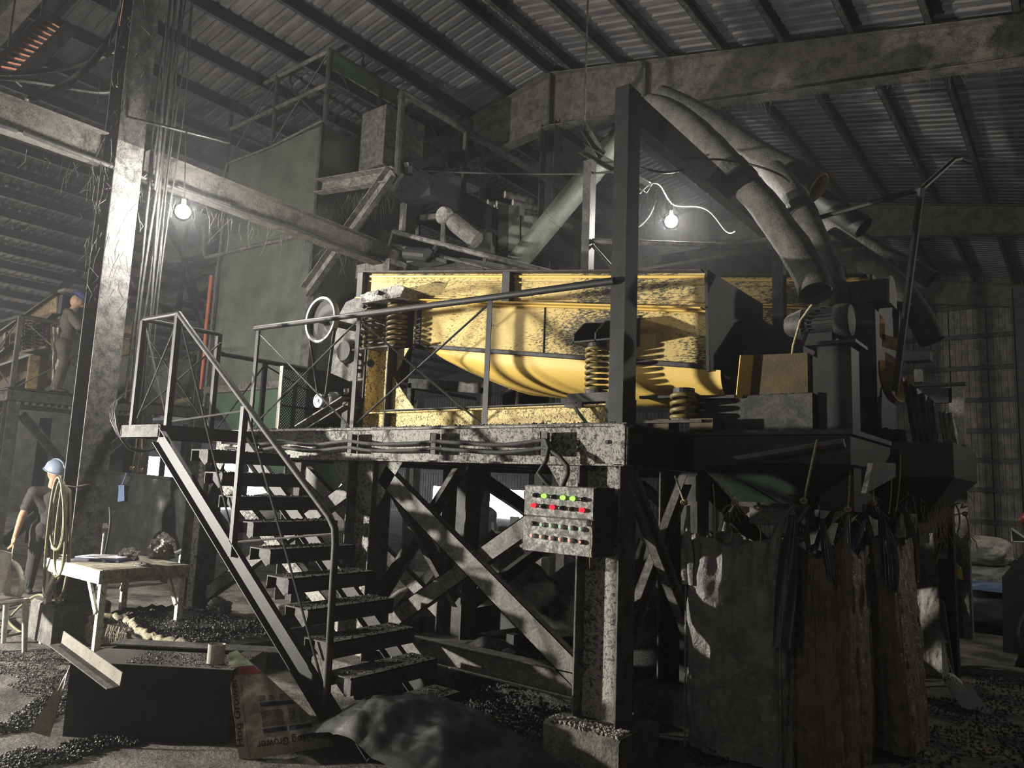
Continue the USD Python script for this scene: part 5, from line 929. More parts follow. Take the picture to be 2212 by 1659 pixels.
t = thing('tin_can', 'open flattened tin can standing on the bin lid', 'can', pZ(440, 1443, H + .008)); c = Q(L - .16, .12, H + .009)
o = B(); th = np.linspace(0, 2 * PI, 28, endpoint=False)
def canring(s, z): return [c + ex * (.052 * s * np.sign(math.cos(a)) * abs(math.cos(a)) ** .7) + ey * (.035 * s * math.sin(a)) + A(0, 0, z) for a in th]
V = canring(1, 0) + canring(1, .115) + canring(.94, .115) + canring(.94, .006); k = 28
o.add(V, [(j * k + i, j * k + (i + 1) % k, (j + 1) * k + (i + 1) % k, (j + 1) * k + i) for j in range(3) for i in range(k)]); part(t, 'wall', o, 'plastic'); part(t, 'base', B().cyl(c + A(0, 0, 0), c + A(0, 0, .006), .033, 18), 'plastic')
# printed feed sack leaning on the bin
t = thing('feed_sack', 'empty printed feed sack slumped upside down against the right of the bin', 'sack', (-3.8, 2.8, 0))
L0, L1 = pZ(494, 1410, .50), pZ(516, 1645, .006); R0, R1 = pZ(512, 1405, .50), pZ(736, 1610, .006)
Lm = pZ(492, 1530, .26) + A(.03, 0, 0)
def sk(U, V):
    u, v = np.asarray(U)[..., None], np.asarray(V)[..., None]
    Lp = L0 * (1 - v) ** 2 + 2 * (1 - v) * v * ((L0 + L1) / 2 + A(-.02, .0, .0)) + L1 * v ** 2
    Rp = R0 * (1 - v) ** 2 + 2 * (1 - v) * v * ((R0 + R1) / 2 + A(-.03, .06, -.03)) + R1 * v ** 2
    P = Lp * (1 - u) + Rp * u
    nn = _n(A(.62, -.72, .35)); q = np.stack([U * 4 * (V + .15), V * 6, 0 * U], -1)
    d = .045 * fold(q, 6, 4) + .05 * np.sin(PI * U) * V - .03 * (V > .9) * (V - .9) * 10
    return P + d[..., None] * nn
part(t, 'cloth', B().grid(lambda U, V: np.moveaxis(sk(U, V), -1, 0), 50, 60, .004), 'sack_print', smooth=True)
def on_sack(b, u0, u1, v0, v1, flip=False, rot=False):
    """flat print (unit square) laid on the sack; u, v are fractions of its width at the foot and of its height"""
    v, f = b; x, y = v[:, 0], v[:, 1]
    if rot: x, y = 1 - y, x
    if flip: x, y = 1 - x, 1 - y
    V_ = v0 + (v1 - v0) * (1 - y); wv = np.clip(.12 + .88 * V_, .1, 1); U_ = (u0 + (u1 - u0) * x) / wv
    keep = U_.max() <= 1.2; U_ = np.clip(U_, 0, .985); nn = _n(A(.62, -.72, .35)); return sk(U_, V_) + nn * (.0085 + v[:, 2:3]), f
def rect(x0=0, x1=1, y0=0, y1=1, n=10):
    g_ = np.linspace(0, 1, n); X_, Y_ = np.meshgrid(x0 + (x1 - x0) * g_, y0 + (y1 - y0) * g_, indexing='ij'); I = np.arange(n * n).reshape(n, n)
    F = np.stack([I[:-1, :-1], I[1:, :-1], I[1:, 1:], I[:-1, 1:]], -1).reshape(-1, 4); return np.stack([X_.ravel(), Y_.ravel(), 0 * X_.ravel()], 1), np.vstack([F[:, [0, 1, 2]], F[:, [0, 2, 3]]])
def txt(s_):
    m = meshkit.text_mesh(s_, 1.0, .001, True); m = trimesh.Trimesh(m.vertices, m.faces); v = m.vertices; v = (v - v.min(0)) / A(*(np.ptp(v, axis=0)[:2]), 1) * A(1, 1, .0); return v, m.faces
pr = lambda nm, b, m: part(t, nm, B().add(*b), m)
pr('red_band', on_sack(rect(n=14), .0, .5, .16, .235), 'ink_red'); pr('green_field', on_sack(rect(n=14), .0, .5, .0, .155), 'paper_green')
pr('printed_words', on_sack(txt('Hog Grower'), .20, .70, .84, .925, flip=True), 'ink_brown'); pr('printed_words', on_sack(txt('Hog Grower'), .005, .085, .26, .88, rot=True), 'ink_brown')
pr('navy_bar', on_sack(rect(), .27, .50, .76, .80), 'ink_navy'); pr('navy_bar', on_sack(rect(), .52, .74, .76, .80), 'ink_navy'); pr('navy_bar', on_sack(rect(), .27, .60, .52, .56), 'ink_navy')
lines = B(); rr = np.random.default_rng(3)
for i in range(11):
    v = .60 + i * .0135
    for (ua, ub) in ((.27, .49), (.53, .60), (.63, .70)):
        x = ua
        while x < ub - .012:
            w = rr.uniform(.008, .022); lines.add(*on_sack(rect(n=2), x, min(x + w, ub), v, v + .006)); x += w + .006
for i in range(4):
    for (ua, ub) in ((.27, .34), (.36, .42), (.46, .52)): lines.add(*on_sack(rect(n=3), ua, ub - rr.uniform(0, .02), .455 + i * .014, .461 + i * .014))
part(t, 'small_print', lines, 'ink_black', kind='stuff'); pr('side_seam', on_sack(rect(n=20), .105, .108, .25, .98), 'ink_black')
# coil of hose on the column
t = thing('hose_coil', 'coil of khaki hose hung on the left column and trailing to the floor', 'hose', pY(158, 1050, 2.86))
hk = pY(156, 1052, 2.86); part(t, 'hook', B().tube([hk + A(.05, .12, .03), hk + A(0, .02, .0), hk + A(-.02, -.05, .01), hk + A(-.02, -.07, .06)], .008, 6), 'straw')
r_ = np.random.default_rng(8); P = []
for k in range(7):
    w, h = r_.uniform(.12, .24), r_.uniform(.75, 1.0) if k < 5 else .6; ox = r_.uniform(-.10, .02)
    for a in np.linspace(0, 2 * PI, 26, endpoint=False):
        s_ = math.sin(a / 2) ** 2     # 0 at the hook, 1 at the bottom
        P.append(hk + A(-math.sin(a) * w * (.35 + .65 * s_) + ox * s_ * 1.4, -.02 - .014 * k + .05 * s_, -h * s_ + .012 * k - .02))
P += [hk + A(-.25, -.05, -.7), pZ(70, 1290, .25), pZ(25, 1330, .02), pZ(60, 1372, .015), pZ(95, 1340, .02)]
P = np.array(P); P = spline(P, len(P) * 2); P[:, 2] = np.maximum(P[:, 2], .014)
part(t, 'hose', B().tube(P, .0125, 7), 'hose', smooth=True)
solo('floor_hose', B().tube(spline([pZ(0, 1355, .02), pZ(25, 1372, .02), pZ(70, 1362, .02), pZ(95, 1325, .03), pZ(60, 1300, .03), pZ(20, 1310, .02), pZ(5, 1340, .02)], 50), .013, 7), 'hose', 'dark loop of hose lying on the floor behind the chair', 'hose', smooth=True)
# black tarpaulin screen behind the stairs, small things on it
t = thing('black_tarpaulin', 'black creased tarpaulin hung as a screen behind the left column', 'tarpaulin', (-10.7, 5.6, 0))
ta, tb = pY(214, 1040, 5.4), pY(404, 1040, 5.4)
part(t, 'sheet', drape((ta[0] - .1, 5.4, 1.5), (tb[0], 5.4, 1.42), (tb[0] + .1, 5.4, .01), (ta[0] - .1, 5.4, .01), .06, 7, 3, 60, 40), 'tarp_black', smooth=True); part(t, 'top_bar', B().cyl((ta[0] - .15, 5.41, 1.5), (tb[0] + .1, 5.41, 1.43), .025, 8), 'black_steel')
for x in (ta[0] - .1, tb[0] + .05): part(t, 'post', B().box((x - .03, 5.43, 0), (x + .03, 5.49, 1.5)), 'black_steel')
solo('blue_pouch', drape(pY(257, 1048, 5.33), pY(268, 1048, 5.33), pY(268, 1082, 5.33), pY(255, 1084, 5.33), .015, 4, 2, 8, 12), 'blue_strap', 'small blue pouch tied up on the black tarpaulin', 'pouch', smooth=True)
for i, (l, m, lab) in enumerate(((((273, 1022), (270, 1030), (262, 1050)), 'blue_strap', 'blue cord above the pouch'), (((296, 930), (292, 975), (285, 1012)), 'rope', 'left pale string hanging under the landing'), (((306, 930), (306, 980), (304, 1015)), 'rope', 'right pale string hanging under the landing'))):
    rope([pY(u, v, 5.33 if i == 0 else 3.4) for u, v in l], r=.008 if i == 0 else .006, mat=m, lab=lab, name='dangling_string', knot=pY(*l[2], 5.33 if i == 0 else 3.4))
t = thing('small_carton', 'small pale carton with a red mark fixed up behind the table', 'carton', pY(217, 1142, 4.6)); c = pY(217, 1143, 4.6)
part(t, 'box', B().bar(c + A(-.06, 0, -.04), c + A(.06, .02, .05), .1, .08, bev=.004), 'plastic'); part(t, 'red_mark', B().bar(c + A(-.03, -.062, .01), c + A(.03, -.055, .055), .02, .03), 'red_pipe'); part(t, 'post', B().cyl(A(c[0], c[1] + .05, 0), c + A(0, .05, -.02), .015, 6), 'table_white')
for u, lab in ((208, 'left black cable rising from the table'), (236, 'right black cable rising behind the table')): solo('upright_cable', B().tube(spline([pY(u, 1095, 4.2), pY(u + 2, 1130, 4.2), pY(u - 2 + (u > 220) * -2, 1170, 4.2), pY(u - 5 - (u > 220) * 8, 1215, 4.2), A(pY(u, 1100, 4.2)[0], 4.2, .0)], 16), .014, 6), 'black_rubber', lab, 'cable', smooth=True)
t = thing('notice_board', 'small white board with dark marks standing behind the table', 'board', pY(390, 1215, 4.3)); c0_, c1_ = pY(383, 1240, 4.3), pY(401, 1190, 4.3)
part(t, 'board', B().box(c0_, A(c1_[0], 4.33, c1_[2])), 'paper'); part(t, 'roof_strip', B().bar(pY(379, 1196, 4.28), pY(404, 1184, 4.28), .08, .02), 'grey_steel'); mk = B()
for k in range(3): mk.box(A(c0_[0] + .03, 4.295, c0_[2] + .04 + .05 * k), A(c0_[0] + .055, 4.3, c0_[2] + .065 + .05 * k))
part(t, 'marks', mk, 'ink_black'); part(t, 'post', B().box(A(c0_[0] - .0, 4.33, 0), A(c0_[0] + .03, 4.36, c1_[2])), 'black_steel')
# grey tarpaulin over a low heap right of the feed sack
t = thing('grey_tarpaulin', 'dull grey tarpaulin over a low heap at the foot of the stairs', 'tarpaulin', (-3.2, 3.3, 0))
def gt(U, V):
    x = -3.75 + 1.35 * U + .1 * V; y = 2.85 + .95 * V; hgt = .40 * np.sin(PI * np.clip(U * 1.05, 0, 1)) ** .6 * np.sin(PI * np.clip(V * .9 + .08, 0, 1)) ** .55 * (1 - .55 * U)
    return np.stack([x, y, .012 + hgt + (.16 * fold(np.stack([x * 3, y * 3, 0 * x], -1), 4, 4) + .06 * np.abs(fold(np.stack([x * 7, y * 7, 0 * x + 3], -1), 9, 3))) * np.minimum(1, hgt * 6)])
part(t, 'sheet', B().grid(gt, 70, 60, .004), 'tarp_grey', smooth=True)
# char and litter on the floor
def scatter(name, lab, n, box, lo, hi, seed, mat, hump=0.0):
    def fn(r):
        while True:
            x, y = r.uniform(box[0], box[1]), r.uniform(box[2], box[3]); u, v = (x - box[0]) / (box[1] - box[0]), (y - box[2]) / (box[3] - box[2])
            w = meshkit.fbm(A(x * 2.2, y * 2.2, seed), 3, 3) + .35 * (math.sin(PI * u) * math.sin(PI * v) - .4)
            if w > .52: return x, y, .008 + hump * max(0, w - .52) * r.random()
    solo(name, grains(n, fn, lo, hi, seed), mat, lab, 'char', kind='stuff')
scatter('char_litter', 'black char granules strewn over the left foreground floor', 9000, (-6.2, -4.0, 1.0, 2.6), .004, .013, 21, 'coal', .25)
scatter('char_litter', 'black char crumbs on the floor behind the bin', 3500, (-7.6, -5.2, 2.2, 3.3), .004, .012, 22, 'coal', .1); scatter('char_litter', 'black char spread under the platform front', 5000, (-4.4, -1.6, 3.3, 5.6), .006, .018, 23, 'coal', .5); scatter('char_litter', 'black char crumbs on the floor right of the bags', 2500, (-1.2, .6, 4.5, 9.0), .006, .018, 24, 'coal', .1)
# ------------------------------------------------------------------ heaps and bins under the platform
def heap(lab, c, rx, ry, h, mat, seed, name='ash_heap', rough_=.06):
    def fn(U, V):
        a = 2 * PI * U; r = V; x = np.cos(a) * rx * r; y = np.sin(a) * ry * r
        n_ = fold(np.stack([x * 2 + seed, y * 2, 0 * x], -1), seed, 4); n2 = fold(np.stack([x * 11, y * 11, 0 * x], -1), seed + 1, 3)
        return np.stack([c[0] + x * (1 + .25 * n_), c[1] + y * (1 + .25 * n_), c[2] - .01 + h * np.clip(1 - r, 0, 1) ** .9 * (1 + .5 * n_) + rough_ * (n2 + .3 * n_) * np.clip((1 - r) * 4, 0, 1)])
    return solo(name, B().grid(fn, 90, 44), mat, lab, 'heap', smooth=True, kind='stuff')
heap('pale grey ash heap in the bin under the platform', (-5.1, 6.3, .2), 1.3, 1.0, .85, 'ash', 3); heap('brownish granular heap behind the front column', (-4.35, 7.3, .25), .95, .9, .66, 'gravel', 5, rough_=.03); heap('glittering black char heap right of the front column', (-3.0, 6.6, 0), .95, .8, .66, 'coal', 7, 'char_heap', .03)
heap('low black char heap under the platform front', (-3.9, 4.9, 0), 1.2, .6, .3, 'coal', 9, 'char_heap', .05)
t = thing('ash_bin', 'low dark steel bin plate holding the ash heap', 'bin', (-5.0, 5.4, 0))
part(t, 'front_plate', B().plate([pY(812, 1352, 5.2), pY(1100, 1300, 5.2), pY(1120, 1355, 5.2), pY(830, 1395, 5.2)], .02, (0, 1, 0)), 'black_steel'); part(t, 'end_plate', B().plate([pY(812, 1345, 5.2), pY(828, 1395, 5.2), pY(828, 1395, 5.2) + A(-.2, 1.2, 0), pY(806, 1340, 5.2) + A(-.2, 1.2, .1)], .02, (-1, 0, 0)), 'soot_steel'); part(t, 'sloping_plate', B().plate([pY(822, 1345, 5.25), pY(935, 1215, 5.7), pY(960, 1215, 5.75), pY(850, 1345, 5.3)], .02, (0, 1, 0)), 'grey_steel')
for x in (-5.05, -4.0): part(t, 'bin_foot', B().box((x, 5.2, 0), (x + .08, 5.28, .3)), 'black_steel')
t = thing('sloping_flap', 'dusty sloping rubber flap under the right end of the platform', 'flap', (-3.2, 5.6, .6))
part(t, 'flap', drape(pX(1378, 1160, -2.5), pX(1432, 1215, -2.3), pX(1400, 1310, -2.3), pX(1340, 1330, -2.5), .02, 4, 3, 20, 16), 'tarp_grey', smooth=True); part(t, 'flap', drape(pY(1350, 1455, 5.4), pY(1470, 1425, 5.6), pY(1475, 1475, 5.2), pY(1350, 1510, 5.0), .02, 4, 5, 20, 12), 'black_rubber', smooth=True)
solo('glass_jar', B().lathe([(0, 0), (.04, 0), (.045, .02), (.045, .10), (.03, .13), (.03, .15), (.0, .15)], pY(1102, 1414, 4.3), _n(A(.3, -.9, .1)), 16), 'glass_bottle', 'small glass jar lying on the char under the platform', 'jar', smooth=30)
t = thing('drinking_bottle', 'clear bottle standing on the deck under the yellow screen', 'bottle', (-3.2, 5.4, 1.98)); c = pY(1043, 905, 5.6); c[2] = 1.976
part(t, 'body', B().lathe([(0, 0), (.05, 0), (.055, .01), (.055, .2), (.02, .27), (.018, .30), (0, .30)], c, (0, 0, 1), 16), 'glass_bottle', smooth=30); part(t, 'cap', B().cyl(c + A(0, 0, .3), c + A(0, 0, .32), .02, 12), 'paper')
t = thing('gear_motor', 'second dark motor with a bright shaft seen under the yellow screen', 'motor', pY(1130, 860, 5.9)); c = pY(1120, 862, 5.9)
part(t, 'body', B().lathe([(0, -.15), (.08, -.15), (.1, -.12), (.1, .12), (.08, .16), (0, .16)], c, (1, .2, 0), 18), 'soot_steel', smooth=40); part(t, 'shaft', B().cyl(c + A(.09, -.12, -.18), c + A(.09, -.12, .1), .03, 12), 'chrome'); part(t, 'mount', B().box(c + A(-.12, -.1, -.45), c + A(.2, .1, -.1)), 'soot_steel'); part(t, 'shroud', B().box(c + A(-.25, .12, -.1), c + A(.25, .18, .25)), 'grey_steel')
c = pY(900, 838, 5.9); solo('cross_member', B().bar(pY(885, 828, 5.85), pY(1050, 840, 5.85), .06, .11).box(pY(885, 828, 5.85) - A(0, .03, .85), pY(893, 828, 5.85) + A(0, .03, 0)).box(pY(1042, 838, 5.85) - A(0, .03, .9), pY(1050, 838, 5.85) + A(0, .03, 0)), 'grey_steel', 'dusty cross member behind the yellow base frame', 'beam')
# ------------------------------------------------------------------ the second machine at left
C2 = pZ(18, 838, 2.66); px_, py_ = C2[0], C2[1]
t = thing('rear_platform', 'second dark platform with braced legs at the left, behind the column', 'platform', (px_ - 2, py_ + 1.5, 0))
part(t, 'front_beam', B().ibeam((px_ - 4.5, py_ + .06, 2.58), (px_, py_ + .06, 2.58), .2, .12), 'grey_steel'); part(t, 'side_beam', B().chan((px_ - .05, py_, 2.58), (px_ - .05, py_ + 4.2, 2.58), .2, .1, .01, side=(-1, 0, 0)), 'soot_steel'); part(t, 'deck', B().box((px_ - 4.5, py_, 2.64), (px_, py_ + 4.2, 2.66)), 'black_steel')
o = B()
for k in range(22): o.box((px_ - .4, py_ + .15 + k * .1, 2.44), (px_ - .02, py_ + .19 + k * .1, 2.48))
part(t, 'grating_bars', o, 'grey_steel')
for x in (px_ - .15, px_ - 2.2, px_ - 4.3):
    for y in (py_ + .12, py_ + 2.1, py_ + 4.0): part(t, 'leg', B().ibeam((x, y, 0), (x, y, 2.5), .2, .16, web=(1, 0, 0)), 'soot_steel')
def br2(p, q): part(t, 'brace', B().chan(p, q, .13, .06, .008, web=np.cross(_n(A(*q) - A(*p)), (0, 1, 0) if abs(p[1] - q[1]) < .3 else (1, 0, 0)), side=(0, -1, 0) if abs(p[1] - q[1]) < .3 else (1, 0, 0)), 'soot_steel')
for xa, xb in ((px_ - .3, px_ - 2.05), (px_ - 2.35, px_ - 4.2)): br2((xa, py_ + .1, 2.3), (xb, py_ + .1, .4)); br2((xb, py_ + .18, 2.3), (xa, py_ + .18, .4))
for ya, yb in ((py_ + .25, py_ + 2.0), (py_ + 2.2, py_ + 3.9)): br2((px_ - .1, ya, 2.3), (px_ - .1, yb, .4)); br2((px_ - .18, yb, 2.3), (px_ - .18, ya, .4))
t = thing('rear_rail', 'pipe guard rail with crossed rods on the left rear platform', 'railing', (px_, py_ + 1, 2.66))
for x, y in ((px_ - .06, py_ + .06), (px_ - .06, py_ + 1.5), (px_ - .06, py_ + 2.9), (px_ - 2.2, py_ + .06), (px_ - 4.3, py_ + .06)): part(t, 'post', B().box((x - .03, y - .03, 2.66), (x + .03, y + .03, 3.75)), 'soot_steel')
part(t, 'top_rail', B().tube([(px_ - 4.3, py_ + .06, 3.75), (px_ - .06, py_ + .06, 3.75)], .035, 8), 'soot_steel'); part(t, 'top_rail', B().tube([(px_ - .06, py_ + .06, 3.75), (px_ - .06, py_ + 4.0, 3.72)], .035, 8), 'soot_steel')
for a, b_ in (((px_ - 2.1, py_ + .06), (px_ - .1, py_ + .06)), ((px_ - .06, py_ + .1), (px_ - .06, py_ + 1.45)), ((px_ - .06, py_ + 1.55), (px_ - .06, py_ + 2.85))):
    part(t, 'cross_rod', B().cyl((*a, 2.68), (*b_, 3.7), .012, 5), 'grey_steel'); part(t, 'cross_rod', B().cyl((*a, 3.7), (*b_, 2.68), .012, 5), 'grey_steel')
# its yellow screen, rising to the right
t = thing('rear_screen', 'dusty ochre vibrating screen on the left rear platform, rising to the right', 'machine', (px_ - 1.5, py_ + 1.2, 2.7))
ys = py_ + .75; q = lambda u, v, d=0.0: pY(u, v, ys + d)
L_ = lambda u, v0, v1, s: (u, v0 + s * u)
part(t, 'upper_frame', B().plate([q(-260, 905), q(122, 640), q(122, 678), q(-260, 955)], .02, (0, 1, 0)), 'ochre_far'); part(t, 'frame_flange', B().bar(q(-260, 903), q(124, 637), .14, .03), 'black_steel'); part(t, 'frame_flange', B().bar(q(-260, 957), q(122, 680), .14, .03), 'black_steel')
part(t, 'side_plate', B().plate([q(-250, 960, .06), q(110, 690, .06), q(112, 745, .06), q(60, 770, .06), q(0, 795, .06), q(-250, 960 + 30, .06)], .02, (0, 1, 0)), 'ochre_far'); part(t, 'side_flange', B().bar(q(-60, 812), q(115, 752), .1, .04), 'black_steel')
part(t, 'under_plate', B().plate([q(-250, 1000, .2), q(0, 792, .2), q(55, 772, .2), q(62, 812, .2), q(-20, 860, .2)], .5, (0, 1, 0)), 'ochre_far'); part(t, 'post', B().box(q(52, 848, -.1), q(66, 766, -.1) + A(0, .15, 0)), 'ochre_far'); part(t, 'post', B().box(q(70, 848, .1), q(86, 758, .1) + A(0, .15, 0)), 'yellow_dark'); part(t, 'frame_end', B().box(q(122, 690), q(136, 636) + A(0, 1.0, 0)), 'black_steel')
part(t, 'stiffener', B().bar(q(14, 720, -.06), q(12, 755, -.06), .1, .06, (0, 1, 0)), 'black_steel')
for u in (62, 84): part(t, 'coil_spring', B().spring(q(u, 754, -.1), q(u, 698, -.1), .085, .016, 8, 7, 12), 'black_rubber', smooth=True)
part(t, 'spring_seat', B().box(q(48, 757, -.2), q(98, 752, -.2) + A(0, .3, .0)), 'soot_steel'); part(t, 'foot', B().box(A(q(52, 800)[0], ys - .1, 2.66), A(q(86, 800)[0], ys + .2, 2.72)), 'soot_steel')
part(t, 'cover_dust', B().box(q(124, 632, .1), q(140, 622, .1) + A(0, .2, 0)), 'ash')
t = thing('ochre_cabinet', 'ochre machine panel seen right of the left column', 'machine', pY(265, 740, 6.6)); part(t, 'panel', B().box(pY(253, 770, 6.6), pY(285, 702, 6.6) + A(0, .3, 0), .01), 'ochre_far'); part(t, 'slot', B().box(pY(274, 742, 6.58), pY(281, 732, 6.58) + A(0, .03, 0)), 'black_steel'); part(t, 'leg', B().box(A(pY(253, 770, 6.6)[0], 6.65, 0), A(pY(285, 770, 6.6)[0], 6.85, pY(253, 770, 6.6)[2])), 'black_steel'); part(t, 'side_pipe', B().tube(PX((292, 700, 6.55), (302, 705, 6.55), (303, 770, 6.55), (295, 830, 6.55)), .04, 8), 'soot_steel', smooth=True)
# big sloping bins between the column and the tank
t = thing('sloping_chute', 'dark sloping chutes and struts left of the tall tank', 'chute', pY(390, 600, 8.0)); q = lambda u, v, y=8.0: pY(u, v, y)
part(t, 'chute_side', B().plate([q(328, 430), q(350, 480), q(372, 525), q(395, 560), q(340, 560), q(316, 480)], .3, (0, 1, 0)), 'grey_steel'); part(t, 'channel', B().chan(q(392, 560), q(440, 700), .22, .12, .012, side=(0, -1, 0)), 'grey_steel'); part(t, 'channel', B().chan(q(360, 640), q(445, 600), .15, .1, .012, side=(0, -1, 0)), 'soot_steel')
part(t, 'upright', B().cyl(q(397, 560), q(402, 480), .05, 8), 'soot_steel'); part(t, 'cross_pipe', B().bar(q(398, 550), q(445, 535), .1, .14), 'grey_steel'); part(t, 'panel', B().plate([q(290, 640, 7.6), q(340, 655, 7.6), q(360, 690, 7.6), q(300, 680, 7.6)], .3, (0, 1, 0)), 'soot_steel'); part(t, 'upright', B().cyl(q(395, 565) * A(1, 1, 0), q(397, 560), .06, 8), 'soot_steel'); part(t, 'chute_side', B().plate([q(318, 815, 7.4), q(352, 870, 7.4), q(400, 860, 7.4), q(418, 775, 7.4), q(345, 790, 7.4)], .2, (0, 1, 0)), 'tank_green'); part(t, 'bright_lip', B().plate([q(374, 872, 7.2), q(406, 868, 7.2), q(412, 858, 7.2), q(384, 862, 7.2)], .02, (0, 1, 0)), 'paper_yellow', 'bright pale lip')
solo('leaning_beam', B().bar(pY(60, 690, 7.2), pY(205, 560, 8.5), .12, .2), 'soot_steel', 'dark beam leaning up behind the second worker', 'beam')
# ------------------------------------------------------------------ people
def bones(chain, rl=.012, it=6):
    """one continuous skin over spheres at joints: chain of (p, rp, q, rq)"""
    M = m3.Manifold()
    for p, rp, q_, rq in chain:
        s = [m3.Manifold.sphere(r, 20).translate(tuple(map(float, c))) for c, r in ((p, rp), (q_, rq))]; M = M + m3.Manifold.batch_hull(s)
    M = M.refine_to_length(rl); q_ = M.to_mesh(); m = trimesh.Trimesh(q_.vert_properties[:, :3], q_.tri_verts); trimesh.smoothing.filter_taubin(m, iterations=it); return m
def hand(w, d, side, curl=.5, palm=None):
    """wrist w, direction d of the fingers; side: direction of the thumb"""
    d, side = _n(A(*d)), A(*side); side = _n(side - d * (side @ d)); nrm = _n(np.cross(d, side)); ch = [(w, .024, w + d * .045 + side * .012, .024), (w, .024, w + d * .045 - side * .02, .022), (w + d * .04 + side * .02, .02, w + d * .09 + side * .026, .012), (w + d * .04 - side * .02, .02, w + d * .08 - side * .03, .011)]
    for i, (o, l) in enumerate(((.028, .07), (.010, .08), (-.009, .075), (-.027, .06))):
        b0_ = w + d * .08 + side * o; e = d * math.cos(curl * .6) + nrm * math.sin(curl * .6); b1_ = b0_ + e * l * .5; e2_ = d * math.cos(curl * 1.5) + nrm * math.sin(curl * 1.5); ch += [(w + d * .05 + side * o * .8, .013, b0_, .0098), (b0_, .0095, b1_, .0088), (b1_, .0088, b1_ + e2_ * l * .5, .0075)]
    th = w + d * .03 + side * .03; ch += [(w + d * .01 + side * .01, .018, th, .013), (th, .012, th + _n(d * .8 + side * .6 + nrm * .3) * .04, .0105), (th + _n(d * .8 + side * .6 + nrm * .3) * .04, .0105, th + _n(d * .8 + side * .6 + nrm * .3) * .04 + _n(d + nrm * .5) * .03, .009)]
    return ch
def head(c, face, upv=(0, 0, 1)):
    """head centre c, facing 'face'"""
    f = _n(A(*face)); u = A(*upv); u = _n(u - f * (u @ f)); s = np.cross(f, u); m = trimesh.creation.icosphere(4, 1.0); v = m.vertices
    x, y, z = v[:, 0].copy(), v[:, 1].copy(), v[:, 2].copy()      # y forward, z up
    g_ = lambda x0, z0, w, h: np.exp(-((x - x0) / w) ** 2 - ((z - z0) / h) ** 2) * (y > 0)
    wj = 1 - .22 * np.clip(-z, 0, 1); Y_ = y * .098 * (1 - .08 * np.clip(-z, 0, 1)) + .03 * g_(0, -.18, .13, .22) + .018 * g_(0, -.32, .14, .1) - .014 * g_(.33, .05, .17, .12) - .014 * g_(-.33, .05, .17, .12) + .010 * g_(0, -.58, .25, .05) + .008 * g_(0, -.70, .25, .05) - .006 * g_(0, -.64, .26, .03) + .012 * g_(0, -.92, .3, .14) + .008 * g_(0, .22, .5, .1)
    X_ = x * .078 * wj + .014 * np.sign(x) * np.exp(-((y + .05) / .16) ** 2 - ((z + .08) / .2) ** 2) * (abs(x) > .8); Z_ = z * .115
    return A(*c) + X_[:, None] * s + Y_[:, None] * f + Z_[:, None] * u, m.faces
def inflate(m, d, seed=1, fam=.012):
    v = m.vertices + m.vertex_normals * (d + fam * (meshkit.fbm(m.vertices * 9 + seed, 3, seed) - .4)[:, None]); return v, m.faces
def helmet(parent, c, f, mat, u=(0, 0, 1)):
    f = _n(A(*f)); u = A(*u); u = _n(u - f * (u @ f)); s = np.cross(f, u); b = B(); prof = [(.0, .135), (.04, .131), (.08, .112), (.108, .075), (.120, .03), (.124, 0), (.138, -.006), (.137, -.012), (.118, -.004)]
    th = np.arange(28) * 2 * PI / 28; V = []
    for r, h in prof:
        for a in th: V.append(A(*c) + u * h + f * math.cos(a) * (r * 1.16 + (.035 * max(0, math.cos(a)) if r > .13 else 0)) + s * math.sin(a) * r)
    F = [(i * 28 + j, i * 28 + (j + 1) % 28, (i + 1) * 28 + (j + 1) % 28, (i + 1) * 28 + j) for i in range(len(prof) - 1) for j in range(28)]
    part(parent, 'helmet', b.add(V, F), mat, smooth=40)
    rid = part(parent, 'helmet_ridge', B().tube([A(*c) + u * (.139 * math.cos(a)) + f * (.150 * math.sin(a)) for a in np.linspace(-1.1, 1.1, 12)], .012, 6), mat, smooth=True)
